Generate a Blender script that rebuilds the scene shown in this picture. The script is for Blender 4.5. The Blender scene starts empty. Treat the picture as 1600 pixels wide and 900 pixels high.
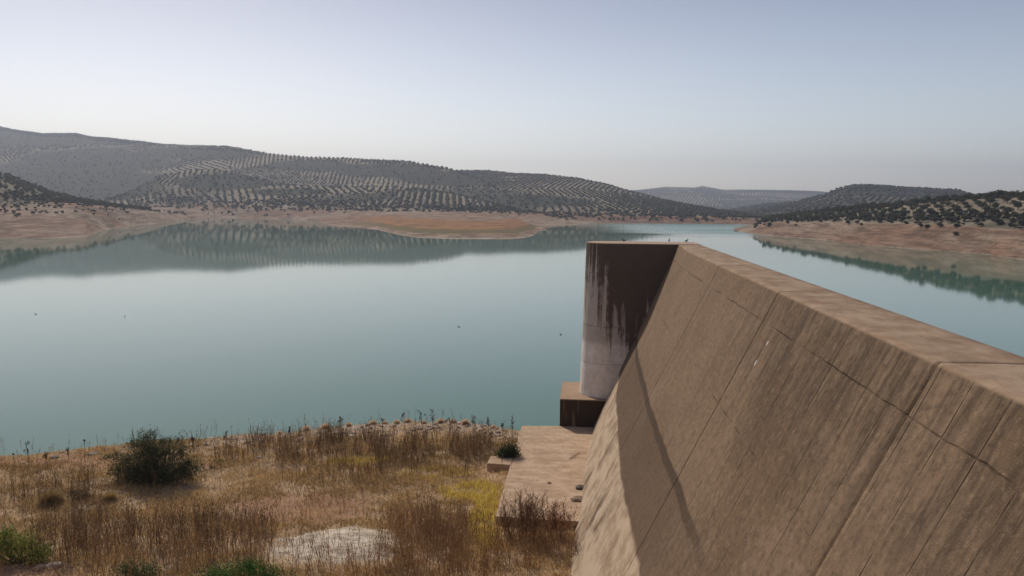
import bpy, math, random
import numpy as np
from mathutils import Vector, Matrix, noise as mnoise
from mathutils.bvhtree import BVHTree
random.seed(7); rng = np.random.default_rng(7)
scene = bpy.context.scene
COL = scene.collection
R = math.radians

# ------------------------------------------------------------------ camera
HCAM = 20.0                      # metres above the water
F = 1200.0                       # focal length in photo pixels (1600 wide)
PITCH, ROLL = R(6.28), R(0.5)
fw = Vector((0, math.cos(PITCH), -math.sin(PITCH)))
r0 = Vector((1, 0, 0)); u0 = Vector((0, math.sin(PITCH), math.cos(PITCH)))
cr = r0*math.cos(ROLL) + u0*math.sin(ROLL)
cu = -r0*math.sin(ROLL) + u0*math.cos(ROLL)
cam = bpy.data.objects.new('camera', bpy.data.cameras.new('camera'))
COL.objects.link(cam)
m = Matrix((cr, cu, -fw)).transposed().to_4x4(); m.translation = (0, 0, HCAM)
cam.matrix_world = m
cam.data.sensor_width = 36; cam.data.lens = 36*F/1600
cam.data.clip_start = 0.1; cam.data.clip_end = 30000
scene.camera = cam

# ------------------------------------------------------------------ sky, sun, exposure
SUN_AZ, SUN_EL = R(-29), R(42)   # azimuth clockwise from +Y
world = bpy.data.worlds.new('World'); scene.world = world; world.use_nodes = True
wt = world.node_tree; bg = wt.nodes['Background']
sky = wt.nodes.new('ShaderNodeTexSky'); sky.sky_type = 'NISHITA'; sky.sun_disc = False
sky.sun_elevation = SUN_EL; sky.sun_rotation = SUN_AZ
sky.altitude = 400; sky.air_density = 1.0; sky.dust_density = 2.0; sky.ozone_density = 2.5
hs = wt.nodes.new('ShaderNodeHueSaturation'); hs.inputs['Saturation'].default_value = 0.95
gm = wt.nodes.new('ShaderNodeGamma'); gm.inputs[1].default_value = .72; wt.links.new(sky.outputs[0], gm.inputs[0]); wt.links.new(gm.outputs[0], hs.inputs['Color'])
wm = wt.nodes.new('ShaderNodeMix'); wm.data_type = 'RGBA'; wm.blend_type = 'MULTIPLY'; wm.inputs[0].default_value = 1
wt.links.new(hs.outputs[0], wm.inputs[6]); wm.inputs[7].default_value = (0.98, 0.965, 0.97, 1)
tcw = wt.nodes.new('ShaderNodeTexCoord'); sx = wt.nodes.new('ShaderNodeSeparateXYZ'); wt.links.new(tcw.outputs['Generated'], sx.inputs[0])
mr = wt.nodes.new('ShaderNodeMapRange'); mr.interpolation_type = 'SMOOTHSTEP'; wt.links.new(sx.outputs[2], mr.inputs[0])
mr.inputs[1].default_value = 0; mr.inputs[2].default_value = .36; mr.inputs[3].default_value = 1; mr.inputs[4].default_value = 0
wa = wt.nodes.new('ShaderNodeMix'); wa.data_type = 'RGBA'; wa.blend_type = 'MIX'; wt.links.new(mr.outputs[0], wa.inputs[0])
wa.inputs[6].default_value = (.76, .75, .84, 1); wa.inputs[7].default_value = (1.95, 1.88, 1.78, 1)
wb = wt.nodes.new('ShaderNodeMix'); wb.data_type = 'RGBA'; wb.blend_type = 'MULTIPLY'; wb.inputs[0].default_value = 1
wt.links.new(wm.outputs[2], wb.inputs[6]); wt.links.new(wa.outputs[2], wb.inputs[7])
wt.links.new(wb.outputs[2], bg.inputs[0]); bg.inputs[1].default_value = 0.134
sd = Vector((math.sin(SUN_AZ)*math.cos(SUN_EL), math.cos(SUN_AZ)*math.cos(SUN_EL), math.sin(SUN_EL)))
sun = bpy.data.objects.new('sun', bpy.data.lights.new('sun', 'SUN')); COL.objects.link(sun)
sun.rotation_euler = (-sd).to_track_quat('-Z', 'Y').to_euler()
sun.data.energy = 3.0; sun.data.angle = R(0.6); sun.data.color = (1, 0.91, 0.76)
vs = scene.view_settings
vs.view_transform = 'Standard'; vs.look = 'None'; vs.exposure = 0.05; vs.gamma = 1; vs.use_curve_mapping = False
scene.cycles.volume_bounces = 0; scene.cycles.max_bounces = 6
scene.cycles.volume_max_steps = 64

# ------------------------------------------------------------------ helpers
def ray(px, py):
    return fw + cr*((px-800)/F) + cu*((450-py)/F)
def atD(px, py, D):
    d = ray(px, py); return Vector((0, 0, HCAM)) + d*(D/d.y)
def atz(px, py, z):
    d = ray(px, py); return Vector((0, 0, HCAM)) + d*((z-HCAM)/d.z)
def project(P):
    P = np.asarray(P, float) - np.array([0, 0, HCAM])
    zc = P@np.array(fw); return 800+F*(P@np.array(cr))/zc, 450-F*(P@np.array(cu))/zc

def tag(o, label=None, cat=None, group=None, kind=None):
    if label: o['label'] = label
    if cat: o['category'] = cat
    if group: o['group'] = group
    if kind: o['kind'] = kind
    return o
def mesh_np(name, V, T, mat, col=None, smooth=False, parent=None, quads=None):
    V = np.asarray(V, np.float32); me = bpy.data.meshes.new(name)
    T = np.asarray(T, np.int32).reshape(-1, 3) if T is not None else np.zeros((0, 3), np.int32)
    Q = np.asarray(quads, np.int32).reshape(-1, 4) if quads is not None else np.zeros((0, 4), np.int32)
    loops = np.concatenate([T.ravel(), Q.ravel()])
    starts = np.concatenate([np.arange(len(T))*3, len(T)*3+np.arange(len(Q))*4]).astype(np.int32)
    me.vertices.add(len(V)); me.vertices.foreach_set('co', V.ravel())
    me.loops.add(len(loops)); me.loops.foreach_set('vertex_index', loops)
    me.polygons.add(len(starts)); me.polygons.foreach_set('loop_start', starts)
    me.update(calc_edges=True)
    if smooth: me.polygons.foreach_set('use_smooth', np.ones(len(starts), bool))
    if col is not None:
        a = me.color_attributes.new('Col', 'FLOAT_COLOR', 'POINT')
        c = np.ones((len(V), 4), np.float32); c[:, :3] = col; a.data.foreach_set('color', c.ravel())
    me.validate(); me.materials.append(mat)
    o = bpy.data.objects.new(name, me); COL.objects.link(o)
    if parent: o.parent = parent
    return o
def fattr(o, name, vals):
    a = o.data.attributes.new(name, 'FLOAT', 'POINT'); a.data.foreach_set('value', np.asarray(vals, np.float32).ravel())
def empty(name, loc, rz=0):
    o = bpy.data.objects.new(name, None); COL.objects.link(o); o.location = loc; o.rotation_euler = (0, 0, rz); return o
def gridquads(nr, nc):
    i = np.arange(nr-1)[:, None]*nc + np.arange(nc-1)[None, :]
    return np.stack([i, i+1, i+nc+1, i+nc], -1).reshape(-1, 4)
# value noise, vectorised
_P = rng.random((256, 256))
def vn(x, y):
    x = np.asarray(x, float); y = np.asarray(y, float)
    xi = np.floor(x).astype(int); yi = np.floor(y).astype(int); fx = x-xi; fy = y-yi
    fx = fx*fx*(3-2*fx); fy = fy*fy*(3-2*fy)
    g = lambda a, b: _P[a & 255, b & 255]
    return (g(xi, yi)*(1-fx)+g(xi+1, yi)*fx)*(1-fy)+(g(xi, yi+1)*(1-fx)+g(xi+1, yi+1)*fx)*fy
def fbm(x, y, o=4):
    s = 0; a = .5; t = 0
    for k in range(o): s = s+a*vn(x*2**k+17*k, y*2**k+31*k); t += a; a *= .5
    return s/t*2-1
def sm(a, b, x): t = np.clip((x-a)/(b-a), 0, 1); return t*t*(3-2*t)

# ------------------------------------------------------------------ material helpers
class NT:
    def __init__(s, name, rough=.85, spec=.25):
        s.m = bpy.data.materials.new(name); s.m.use_nodes = True; s.t = s.m.node_tree
        s.p = s.t.nodes['Principled BSDF']; s.p.inputs['Roughness'].default_value = rough
        s.p.inputs['Specular IOR Level'].default_value = spec
        s.out = s.t.nodes['Material Output']
    def set(s, sock, v):
        if isinstance(v, bpy.types.NodeSocket): s.t.links.new(v, sock)
        elif isinstance(v, (tuple, list)) and len(v) == 3 and sock.type == 'RGBA': sock.default_value = (*v, 1)
        else: sock.default_value = v
    def node(s, ty, **kw):
        n = s.t.nodes.new(ty)
        for k, v in kw.items(): setattr(n, k, v)
        return n
    def coord(s, which='Object', scale=(1, 1, 1), loc=(0, 0, 0), rot=(0, 0, 0)):
        c = s.node('ShaderNodeTexCoord'); mp = s.node('ShaderNodeMapping')
        s.t.links.new(c.outputs[which], mp.inputs[0]); mp.inputs['Scale'].default_value = scale
        mp.inputs['Location'].default_value = loc; mp.inputs['Rotation'].default_value = rot
        return mp.outputs[0]
    def xyz(s, which='Object'):
        c = s.node('ShaderNodeTexCoord'); q = s.node('ShaderNodeSeparateXYZ'); s.t.links.new(c.outputs[which], q.inputs[0]); return q.outputs
    def noise(s, v, scale=1, detail=4, rough=.55, dist=0):
        n = s.node('ShaderNodeTexNoise'); s.set(n.inputs['Vector'], v); n.inputs['Scale'].default_value = scale
        n.inputs['Detail'].default_value = detail; n.inputs['Roughness'].default_value = rough; n.inputs['Distortion'].default_value = dist
        return n.outputs['Fac']
    def voro(s, v, scale=1, feature='F1'):
        n = s.node('ShaderNodeTexVoronoi', feature=feature); s.set(n.inputs['Vector'], v); n.inputs['Scale'].default_value = scale; return n.outputs['Distance']
    def math(s, op, a, b=0.0, c=0.0):
        n = s.node('ShaderNodeMath', operation=op); s.set(n.inputs[0], a); s.set(n.inputs[1], b); s.set(n.inputs[2], c); return n.outputs[0]
    def ss(s, a, b, v):   # smoothstep a..b (a may exceed b)
        n = s.node('ShaderNodeMapRange', interpolation_type='SMOOTHSTEP'); s.set(n.inputs[0], v)
        if a < b: n.inputs[1].default_value, n.inputs[2].default_value, n.inputs[3].default_value, n.inputs[4].default_value = a, b, 0, 1
        else: n.inputs[1].default_value, n.inputs[2].default_value, n.inputs[3].default_value, n.inputs[4].default_value = b, a, 1, 0
        return n.outputs[0]
    def mix(s, f, a, b, mode='MIX'):
        n = s.node('ShaderNodeMix', data_type='RGBA', blend_type=mode); s.set(n.inputs[0], f); s.set(n.inputs[6], a); s.set(n.inputs[7], b); return n.outputs[2]
    def attr(s, name, out='Fac'):
        n = s.node('ShaderNodeAttribute', attribute_name=name); return n.outputs[out]
    def bump(s, h, strength=.5, dist=.05):
        n = s.node('ShaderNodeBump'); s.set(n.inputs['Height'], h); n.inputs['Strength'].default_value = strength; n.inputs['Distance'].default_value = dist
        s.t.links.new(n.outputs[0], s.p.inputs['Normal']); return n
    def color(s, c): s.set(s.p.inputs['Base Color'], c); return s.m

def leafmat(name, trans=.3, rough=.75):
    n = NT(name, rough, .15); c = n.attr('Col', 'Color'); n.color(c)
    tr = n.node('ShaderNodeBsdfTranslucent'); n.set(tr.inputs[0], c)
    mx = n.node('ShaderNodeMixShader'); mx.inputs[0].default_value = trans
    n.t.links.new(n.p.outputs[0], mx.inputs[1]); n.t.links.new(tr.outputs[0], mx.inputs[2]); n.t.links.new(mx.outputs[0], n.out.inputs[0])
    return n.m
M_leaf = leafmat('leaf'); M_dry = leafmat('dry_stem', .25)
n = NT('bark', .9); M_bark = n.color(n.mix(n.noise(n.coord(scale=(3, 3, 1)), 3), (.10, .075, .055), (.20, .16, .12)))
n = NT('dark_bird', .6); M_bird = n.color((.03, .03, .035))
n = NT('pale_bird', .6); M_birdp = n.color((.5, .48, .45))

# concrete of the spillway wall -- object axes: x lateral, y along, z up
def concrete_wall_mat():
    n = NT('wall_concrete', .93, .15)
    X, Y, Z = n.xyz()
    st1 = n.noise(n.coord(scale=(.25, 2.2, .10)), 1, 6, .62)
    st2 = n.noise(n.coord(scale=(.5, 7, .22), loc=(3, 1, 0)), 1, 5, .6)
    big = n.noise(n.coord(scale=(.22, .16, .22)), 1, 4, .6, .6)
    mid = n.noise(n.coord(scale=(1, .7, 1)), 1, 6, .65)
    fine = n.noise(n.coord(), 26, 3, .7)
    c = n.mix(n.ss(.35, .65, big), (.160, .104, .064), (.235, .160, .104))
    c = n.mix(n.math('MULTIPLY', n.ss(.46, .72, st1), .27), c, (.075, .052, .037))
    c = n.mix(n.math('MULTIPLY', n.ss(.50, .72, st2), .16), c, (.09, .062, .043))
    c = n.mix(n.math('MULTIPLY', n.ss(.50, .68, n.noise(n.coord(loc=(7, 7, 7)), 2.6, 8, .72)), .5), c, (.085, .058, .040))
    c = n.mix(n.math('MULTIPLY', n.ss(.52, .72, mid), .35), c, (.27, .195, .14))
    # greyer far third of the face, weather-darkened near third
    c = n.mix(n.math('MULTIPLY', n.ss(24, 31, Y), .42), c, (.25, .168, .112))
    gr = n.noise(n.coord(loc=(1, 2, 3)), 5.5, 9, .78)
    c = n.mix(n.math('MULTIPLY', n.ss(.50, .66, gr), .58), c, (.060, .040, .027))
    c = n.mix(n.math('MULTIPLY', n.ss(.48, .35, gr), .5), c, (.36, .255, .165))
    # runs of dirt falling from the top edge
    topz = n.ss(13.4, 16.9, n.math('ADD', Z, n.math('MULTIPLY', n.noise(n.coord(scale=(0, 1.3, 0)), 1, 3), 2.6)))
    run = n.math('MULTIPLY', topz, n.ss(.40, .62, n.noise(n.coord(scale=(.4, 3.2, .35)), 1, 7, .75, .3)))
    run = n.math('MULTIPLY', run, n.ss(38, 24, Y))
    facez = n.ss(16.99, 16.9, Z)
    run = n.math('MULTIPLY', run, facez)
    c = n.mix(n.math('MULTIPLY', run, .62), c, (.045, .034, .026))
    # old water-level bands towards the far end
    wob = n.math('MULTIPLY', n.math('SUBTRACT', n.noise(n.coord(scale=(.6, .35, .6)), 1, 5, .65), .5), 1.6)
    zw = n.math('ADD', Z, wob)
    zs_ = n.math('ADD', Z, n.math('MULTIPLY', wob, .22))
    dark = n.math('MULTIPLY', n.ss(10.12, 10.0, zs_), n.ss(18, 30, Y))
    c = n.mix(n.math('MULTIPLY', dark, .50), c, (.070, .046, .031))
    stripe = n.math('MULTIPLY', n.math('MULTIPLY', n.ss(9.62, 9.78, zs_), n.ss(10.12, 10.02, zs_)), n.ss(19, 26, Y))
    c = n.mix(n.math('MULTIPLY', stripe, .62), c, (.040, .028, .020))
    pale = n.math('MULTIPLY', n.ss(7.15, 6.95, n.math('ADD', Z, n.math('MULTIPLY', wob, .35))), n.ss(18, 24, Y))
    pale = n.math('MULTIPLY', pale, n.ss(.30, .46, n.noise(n.coord(scale=(.5, .45, .22), loc=(0, 2, 0)), 1, 7, .66)))
    c = n.mix(n.math('MULTIPLY', pale, .92), c, n.mix(n.ss(.35, .6, mid), (.36, .26, .175), (.56, .43, .31)))
    # form-board lines down the face and the lift lines
    def line(co, period, off, w):
        q = n.math('ABSOLUTE', n.math('SUBTRACT', n.math('FRACT', n.math('DIVIDE', n.math('ADD', co, off), period)), .5))
        return n.ss(w, 0.0, q)
    brk = n.ss(.42, .62, n.noise(n.coord(scale=(.3, .35, .3), loc=(9, 0, 0)), 1, 5, .7))
    wy = n.math('ADD', Y, n.math('MULTIPLY', n.math('SUBTRACT', mid, .5), .05))
    l1 = n.math('MULTIPLY', line(wy, 1.22, .1, .03), brk)
    l2 = n.ss(.035, 0, n.math('ABSOLUTE', n.math('SUBTRACT', n.math('ADD', Z, n.math('MULTIPLY', mid, .15)), 16.0)))
    l2 = n.math('MULTIPLY', l2, n.ss(.35, .6, n.noise(n.coord(scale=(.5, .5, .5), loc=(0, 5, 0)), 1, 4)))
    l3 = n.ss(.025, 0, n.math('ABSOLUTE', n.math('SUBTRACT', Z, 12.9)))
    l2 = n.math('MAXIMUM', l2, n.math('MULTIPLY', l3, n.ss(.5, .62, n.noise(n.coord(scale=(.5, .3, .5), loc=(2, 8, 0)), 1, 4))))
    ln = n.math('MULTIPLY', n.math('MAXIMUM', l1, l2), facez)
    c = n.mix(n.math('MULTIPLY', ln, .5), c, (.04, .03, .022))
    # top: paler, dusty, lichen-orange outer edge
    top = n.ss(16.9, 16.99, Z)
    tc = n.mix(n.ss(.35, .68, mid), (.27, .18, .115), (.43, .31, .215))
    tc = n.mix(n.math('MULTIPLY', n.ss(.5, .7, n.noise(n.coord(scale=(1.2, .35, 1)), 1, 6, .7)), .6), tc, (.27, .15, .085))
    c = n.mix(top, c, tc)
    # exposed aggregate
    v = n.voro(n.coord(), 11)
    spk = n.math('MULTIPLY', n.ss(.16, .08, v), n.ss(.45, .62, n.noise(n.coord(), 1.3, 4)))
    c = n.mix(n.math('MULTIPLY', spk, .6), c, (.42, .33, .24))
    c = n.mix(n.math('MULTIPLY', n.ss(.62, .75, fine), .45), c, (.07, .05, .035))
    c = n.mix(n.math('MULTIPLY', n.ss(.38, .28, fine), .35), c, (.45, .34, .24))
    h = n.math('ADD', n.math('MULTIPLY', fine, .5), n.math('MULTIPLY', mid, 1.2))
    h = n.math('SUBTRACT', h, n.math('MULTIPLY', ln, 1.0))
    n.bump(h, .9, .045)
    return n.color(c)
M_wall = concrete_wall_mat()
def pier_mat():
    n = NT('pier_concrete', .9, .2)
    X, Y, Z = n.xyz()
    s1 = n.noise(n.coord(scale=(2.2, 2.2, .06)), 1, 5, .62)
    s2 = n.noise(n.coord(scale=(.9, .9, .05), loc=(4, 0, 0)), 1, 4, .6)
    mid = n.noise(n.coord(), 1.3, 6, .65)
    c = n.mix(n.ss(.3, .7, mid), (.64, .575, .51), (.86, .79, .72))
    # mould: solid near the top, tongues reaching down, more to the right
    e = n.math('ADD', n.math('MULTIPLY', n.math('SUBTRACT', s1, .5), 12), n.math('MULTIPLY', n.math('SUBTRACT', s2, .5), 9))
    e = n.math('ADD', e, n.math('MULTIPLY', n.math('SUBTRACT', X, 3.2), .9))
    e = n.math('ADD', e, n.math('MULTIPLY', Z, .75)); e = n.math('ADD', e, n.math('MULTIPLY', n.math('SUBTRACT', mid, .5), 2.5))
    e = n.math('ADD', e, n.math('MULTIPLY', n.math('SUBTRACT', n.noise(n.coord(scale=(1, 1, .5)), 3.5, 8, .75), .5), 4.5))
    md = n.ss(7.5, 9.4, e)
    md = n.math('MULTIPLY', md, n.ss(4.8, 8.5, n.math('ADD', Z, n.math('MULTIPLY', X, .35))))
    md = n.math('MULTIPLY', md, n.ss(.08, .3, n.math('SUBTRACT', n.math('ADD', mid, .35), n.math('MULTIPLY', n.ss(.3, -.4, X), .5))))
    c = n.mix(n.math('MULTIPLY', md, .95), c, (.017, .012, .008))
    def line(z0, w):
        return n.ss(w, 0, n.math('ABSOLUTE', n.math('SUBTRACT', Z, z0)))
    l = n.math('MAXIMUM', line(10.55, .05), n.math('MAXIMUM', line(14.7, .04), line(7.6, .03)))
    c = n.mix(n.math('MULTIPLY', l, .6), c, (.05, .035, .025))
    tide = n.math('MULTIPLY', n.ss(9.2, 9.8, n.math('ADD', Z, n.math('MULTIPLY', mid, .6))), .45)
    c = n.mix(tide, c, (.19, .135, .10))
    top = n.ss(16.97, 17.0, Z)
    c = n.mix(top, c, n.mix(mid, (.36, .25, .17), (.48, .35, .25)))
    n.bump(n.math('SUBTRACT', n.noise(n.coord(), 9, 5), l), .4, .03)
    return n.color(c)
M_pier = pier_mat()
def slab_mat():
    n = NT('slab_concrete', .93, .15)
    mid = n.noise(n.coord(scale=(.7, 1.4, 1)), 1, 6, .7); band = n.noise(n.coord(scale=(.25, 1.7, 1), loc=(2, 0, 0)), 1, 5, .6)
    c = n.mix(n.ss(.3, .7, mid), (.40, .265, .17), (.60, .44, .31))
    c = n.mix(n.math('MULTIPLY', n.ss(.5, .72, band), .42), c, (.30, .19, .12))
    c = n.mix(n.math('MULTIPLY', n.ss(.5, .65, n.noise(n.coord(), 3.5, 9, .78)), .5), c, (.25, .16, .10))
    f = n.noise(n.coord(), 12, 5, .7); c = n.mix(n.math('MULTIPLY', n.ss(.58, .75, f), .5), c, (.17, .11, .07))
    n.bump(f, .5, .04)
    return n.color(c)
M_slab = slab_mat()

# ------------------------------------------------------------------ water
def water_mat():
    n = NT('lake_water', .03, .5)
    n.p.inputs['IOR'].default_value = 1.42
    X, Y, Z = n.xyz()
    big = n.noise(n.coord(scale=(.002, .004, 1)), 1, 3)
    n.color(n.mix(n.ss(.3, .7, big), (.078, .176, .124), (.090, .194, .138)))
    # calm near water, wind-ruffled streaks on the far arm
    patch = n.noise(n.coord(scale=(.0012, .010, 1), loc=(.3, .2, 0)), 1, 4, .5)
    far = n.math('MULTIPLY', n.ss(430, 620, Y), n.ss(20, 160, n.math('SUBTRACT', X, n.math('MULTIPLY', Y, .02))))
    ruff = n.math('MULTIPLY', n.ss(.42, .55, patch), far)
    n.set(n.p.inputs['Roughness'], n.math('ADD', .035, n.math('MULTIPLY', ruff, .30)))
    w1 = n.noise(n.coord(scale=(.6, 1.0, 1)), 1.2, 3)
    n.bump(w1, .05, .05)
    return n.m
M_water = water_mat()
V = [(-3500, 0, 0), (3500, 0, 0), (3500, 3400, 0), (-3500, 3400, 0)]
tag(mesh_np('water', V, None, M_water, quads=[(0, 1, 2, 3)]), 'still green reservoir water mirroring the hills', kind='structure')
n = NT('lake_bed'); M_bed = n.color((.20, .15, .10))
S = 6800
tag(mesh_np('ground', [(-S, -S, -4), (S, -S, -4), (S, S, -4), (-S, S, -4)], None, M_bed, quads=[(0, 1, 2, 3)]), kind='structure')

# ------------------------------------------------------------------ far hills, built as rails (distance rings) from shore to crest
def hill_mat():
    n = NT('hillside', .95, .1)
    b = n.attr('bank'); sc = n.attr('scrub'); X, Y, Z = n.xyz()
    f1 = n.noise(n.coord(scale=(.01, .01, .05)), 1, 6, .6); f2 = n.noise(n.coord(), .12, 6, .65)
    soil = n.mix(n.ss(.35, .65, f1), (.17, .14, .10), (.34, .28, .205))
    soil = n.mix(n.math('MULTIPLY', n.ss(.5, .65, f2), .6), soil, (.11, .10, .065))
    scr = n.mix(n.ss(.35, .65, f2), (.024, .028, .018), (.050, .052, .034))
    hill = n.mix(sc, soil, scr)
    # draw-down bank: soil bands by height, warped
    zz = n.math('ADD', Z, n.math('MULTIPLY', n.math('SUBTRACT', n.noise(n.coord(scale=(.025, .04, .02)), 1, 6, .7), .5), 3.2))
    strat = n.noise(n.coord(scale=(.05, .05, 1.6)), 1, 8, .78)
    gl = n.noise(n.coord(scale=(.09, .035, .4), rot=(0, 0, .3)), 1, 9, .8)
    org = n.mix(n.ss(.38, .62, strat), (.25, .135, .085), (.36, .225, .155))
    pal = n.mix(n.ss(.35, .6, strat), (.27, .20, .145), (.42, .325, .245))
    bank = n.mix(n.ss(.40, .60, n.noise(n.coord(scale=(.008, .010, .03), loc=(3, 3, 0)), 1, 5, .65)), org, pal)
    bank = n.mix(n.math('MULTIPLY', n.ss(.52, .7, n.noise(n.coord(), .05, 6, .7)), .7), bank, (.12, .088, .062))
    bank = n.mix(n.math('MULTIPLY', n.ss(.46, .58, gl), .75), bank, (.13, .078, .05))
    bank = n.mix(n.math('MULTIPLY', n.ss(.52, .66, n.noise(n.coord(scale=(.03, .03, .25), loc=(5, 1, 0)), 1, 9, .75)), n.math('MULTIPLY', n.ss(1.5, 4, Z), .6)), bank, (.10, .075, .05))
    bank = n.mix(n.math('MULTIPLY', n.ss(.55, .68, n.noise(n.coord(), .35, 6, .7)), n.math('MULTIPLY', n.ss(2.0, 6.0, Z), .75)), bank, (.085, .07, .042))
    bank = n.mix(n.ss(1.6, .5, n.math('ADD', Z, n.math('MULTIPLY', n.noise(n.coord(), .04, 7, .75), 2.2))), bank, (.48, .41, .33))
    zk = n.math('ADD', Z, n.math('MULTIPLY', n.math('SUBTRACT', n.noise(n.coord(scale=(.03, .05, .02)), 1, 8, .75), .5), 3.0))
    bank = n.mix(n.math('MULTIPLY', n.math('MULTIPLY', n.attr('spit'), n.ss(7.0, 5.6, zk)), n.ss(1.2, 1.8, zk)), bank, n.mix(n.ss(.4, .6, strat), (.20, .11, .055), (.40, .19, .075)))
    green = n.math('MULTIPLY', n.math('MULTIPLY', n.attr('spit'), n.ss(3.1, 2.2, zk)), n.ss(1.0, 1.5, zk))
    bank = n.mix(n.math('MULTIPLY', green, .85), bank, n.mix(f2, (.075, .075, .030), (.19, .16, .065)))
    bank = n.mix(n.math('MULTIPLY', n.ss(.5, .62, n.noise(n.coord(scale=(.06, .12, .3), loc=(8, 8, 0)), 1, 9, .8)), .45), bank, (.14, .09, .055))
    c = n.mix(n.ss(.35, .65, n.math('ADD', b, n.math('MULTIPLY', n.math('SUBTRACT', f2, .5), .5))), hill, bank)
    n.bump(n.math('ADD', f2, n.math('MULTIPLY', strat, n.math('MULTIPLY', b, .6))), .8, 2.0)
    return n.color(c)
M_hill = hill_mat()
SCRUB = [(300, 240, 120, 9), (480, 258, 70, 8), (150, 250, 120, 20), (620, 268, 90, 10), (450, 300, 60, 6), (345, 284, 78, 13), (700, 278, 95, 13), (90, 285, 175, 30), (850, 316, 85, 7), (1400, 298, 160, 9), (1240, 325, 110, 8), (560, 262, 120, 6), (30, 215, 200, 16)]
def scrubf(P):
    px, py = project(P); s = np.zeros(len(px))
    for a, b, c, d in SCRUB:
        q = ((px-a)/c)**2+((py-b)/d)**2
        s = np.maximum(s, sm(1.25, .75, q+.5*fbm(P[:, 0]/60, P[:, 1]/60)))
    s2 = sm(.22, .34, fbm(P[:, 0]/230+5, P[:, 1]/230, 3))
    return np.maximum(s, s2*.9)
HILLS = []
def STRIPE(x, y): return (x/y > -.150)&(x/y < -.028)&(y > 895)&(y < 1045)
def hill(label, px0, px1, step, rails, nrow=14, amp=.05, spit=None, wl=90):
    cols = np.arange(px0, px1+.1, step); rp = []
    for pts, b, am in rails:                     # pts: (px, py, D) or (px, 'z', z, D)
        xs = [p[0] for p in pts]; D = []; Z = []
        for p in pts:
            if p[1] == 'z': Z.append(p[2]); D.append(p[3])
            else:
                w = atD(p[0], p[1], p[2]); Z.append(w.z); D.append(p[2])
        # keep the picture height between points: interpolate slope z/D and log D
        sl = [(z-HCAM)/d for z, d in zip(Z, D)]
        Di = np.exp(np.interp(cols, xs, np.log(D))); Zi = HCAM+np.interp(cols, xs, sl)*Di
        rp.append((Di, Zi, b, am))
    rowsD, rowsZ, rowsB, rowsA = [], [], [], []
    for k in range(len(rp)-1):
        for j in range(nrow):
            t = j/nrow; te = t if rp[k][2] > .5 else t*t*(3-2*t)*.35+t*.65
            rowsD.append(rp[k][0]*(1-t)+rp[k+1][0]*t); rowsZ.append(rp[k][1]*(1-te)+rp[k+1][1]*te)
            rowsB.append(rp[k][2]*(1-t)+rp[k+1][2]*t if rp[k+1][2] > 0 else rp[k][2]*max(0, 1-t*9)); rowsA.append(rp[k][3]*(1-t)+rp[k+1][3]*t)
    rowsD.append(rp[-1][0]); rowsZ.append(rp[-1][1]); rowsB.append(rp[-1][2]); rowsA.append(rp[-1][3])
    D = np.array(rowsD); Z = np.array(rowsZ)
    kx = np.array([ray(c, 319).x/ray(c, 319).y for c in cols])[None, :]
    X = kx*D
    H = np.maximum(Z, 0)
    A = np.array([np.broadcast_to(a, (len(cols),)) for a in rowsA])
    gul = fbm(X/wl, D/wl*.6, 5)
    rid = 1-2*np.abs(fbm(X/(wl*.45)+.25*D/wl+7, D/(wl*2.2), 4))
    Z = Z+A*(gul*.75+.45*rid)*np.minimum(H+2*(H > .5), 60)*amp*4
    P = np.stack([X, D, Z], -1).reshape(-1, 3)
    o = mesh_np('hill', P, None, M_hill, quads=gridquads(len(D), len(cols)), smooth=True)
    tag(o, label, kind='structure')
    B = np.array([np.broadcast_to(b, (len(cols),)) for b in rowsB]).ravel()
    sc = scrubf(P)*(1-B)
    if STRIPE(P[:, 0], P[:, 1]).any() and 'foothill' in label: sc = np.where(STRIPE(P[:, 0], P[:, 1]), 0, sc)
    if 'near left' in label: sc = sc*.35
    fattr(o, 'bank', B); fattr(o, 'scrub', sc)
    fattr(o, 'spit', np.zeros(len(P)) if spit is None else spit(*project(P)))
    bv = BVHTree.FromPolygons([tuple(p) for p in P.tolist()], gridquads(len(D), len(cols)).tolist())
    Q = gridquads(len(D), len(cols))
    HILLS.append((label, bv, B, sc, Q, P)); return o
def wl(pts, dz=0):                               # waterline rail: the photo's shore points at z = 0
    return [(px, 'z', -.6+dz, atz(px, py, 0).y-3) for px, py in pts]
def crest_back(c, f=1.35, z=.45):
    return [(p[0], 'z', atD(*p).z*z if len(p) == 3 else p[2]*z, p[-1]*f) for p in c]
# far hazy range
c = [(700, 306, 4300), (900, 302, 4300), (990, 298.5, 4200), (1040, 293, 4200), (1085, 293.5, 4200), (1095, 291, 4200), (1112, 293.5, 4200), (1130, 297, 4200), (1200, 298, 4100), (1270, 299, 4100), (1300, 302, 4200), (1330, 306, 4300), (1450, 307, 4300), (1530, 303, 4300), (1600, 301, 4300), (1750, 300, 4300), (2000, 296, 4300)]
hill('pale hazy range closing the far end of the valley', 700, 2000, 5, [([(700, 'z', 5, 2700), (2000, 'z', 5, 2700)], 0, 0), (c, 0, .15), (crest_back(c), 0, 0)], 26, .10, wl=260)
# dark blue spur in front of it
c = [(1080, 'z', 3, 1900), (1120, 332, 1900), (1150, 327, 1950), (1200, 319, 2000), (1230, 316, 2000), (1290, 318, 2000), (1400, 321, 2000), (1500, 'z', 10, 2000)]
hill('dark blue wooded spur in the middle of the valley', 1080, 1500, 4, [([(1080, 'z', -3, 1600), (1500, 'z', 3, 1600)], 0, 0), (c, 0, .1), ([(1080, 'z', -2, 2400), (1500, 'z', 5, 2400)], 0, 0)], 16, .05)
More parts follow.
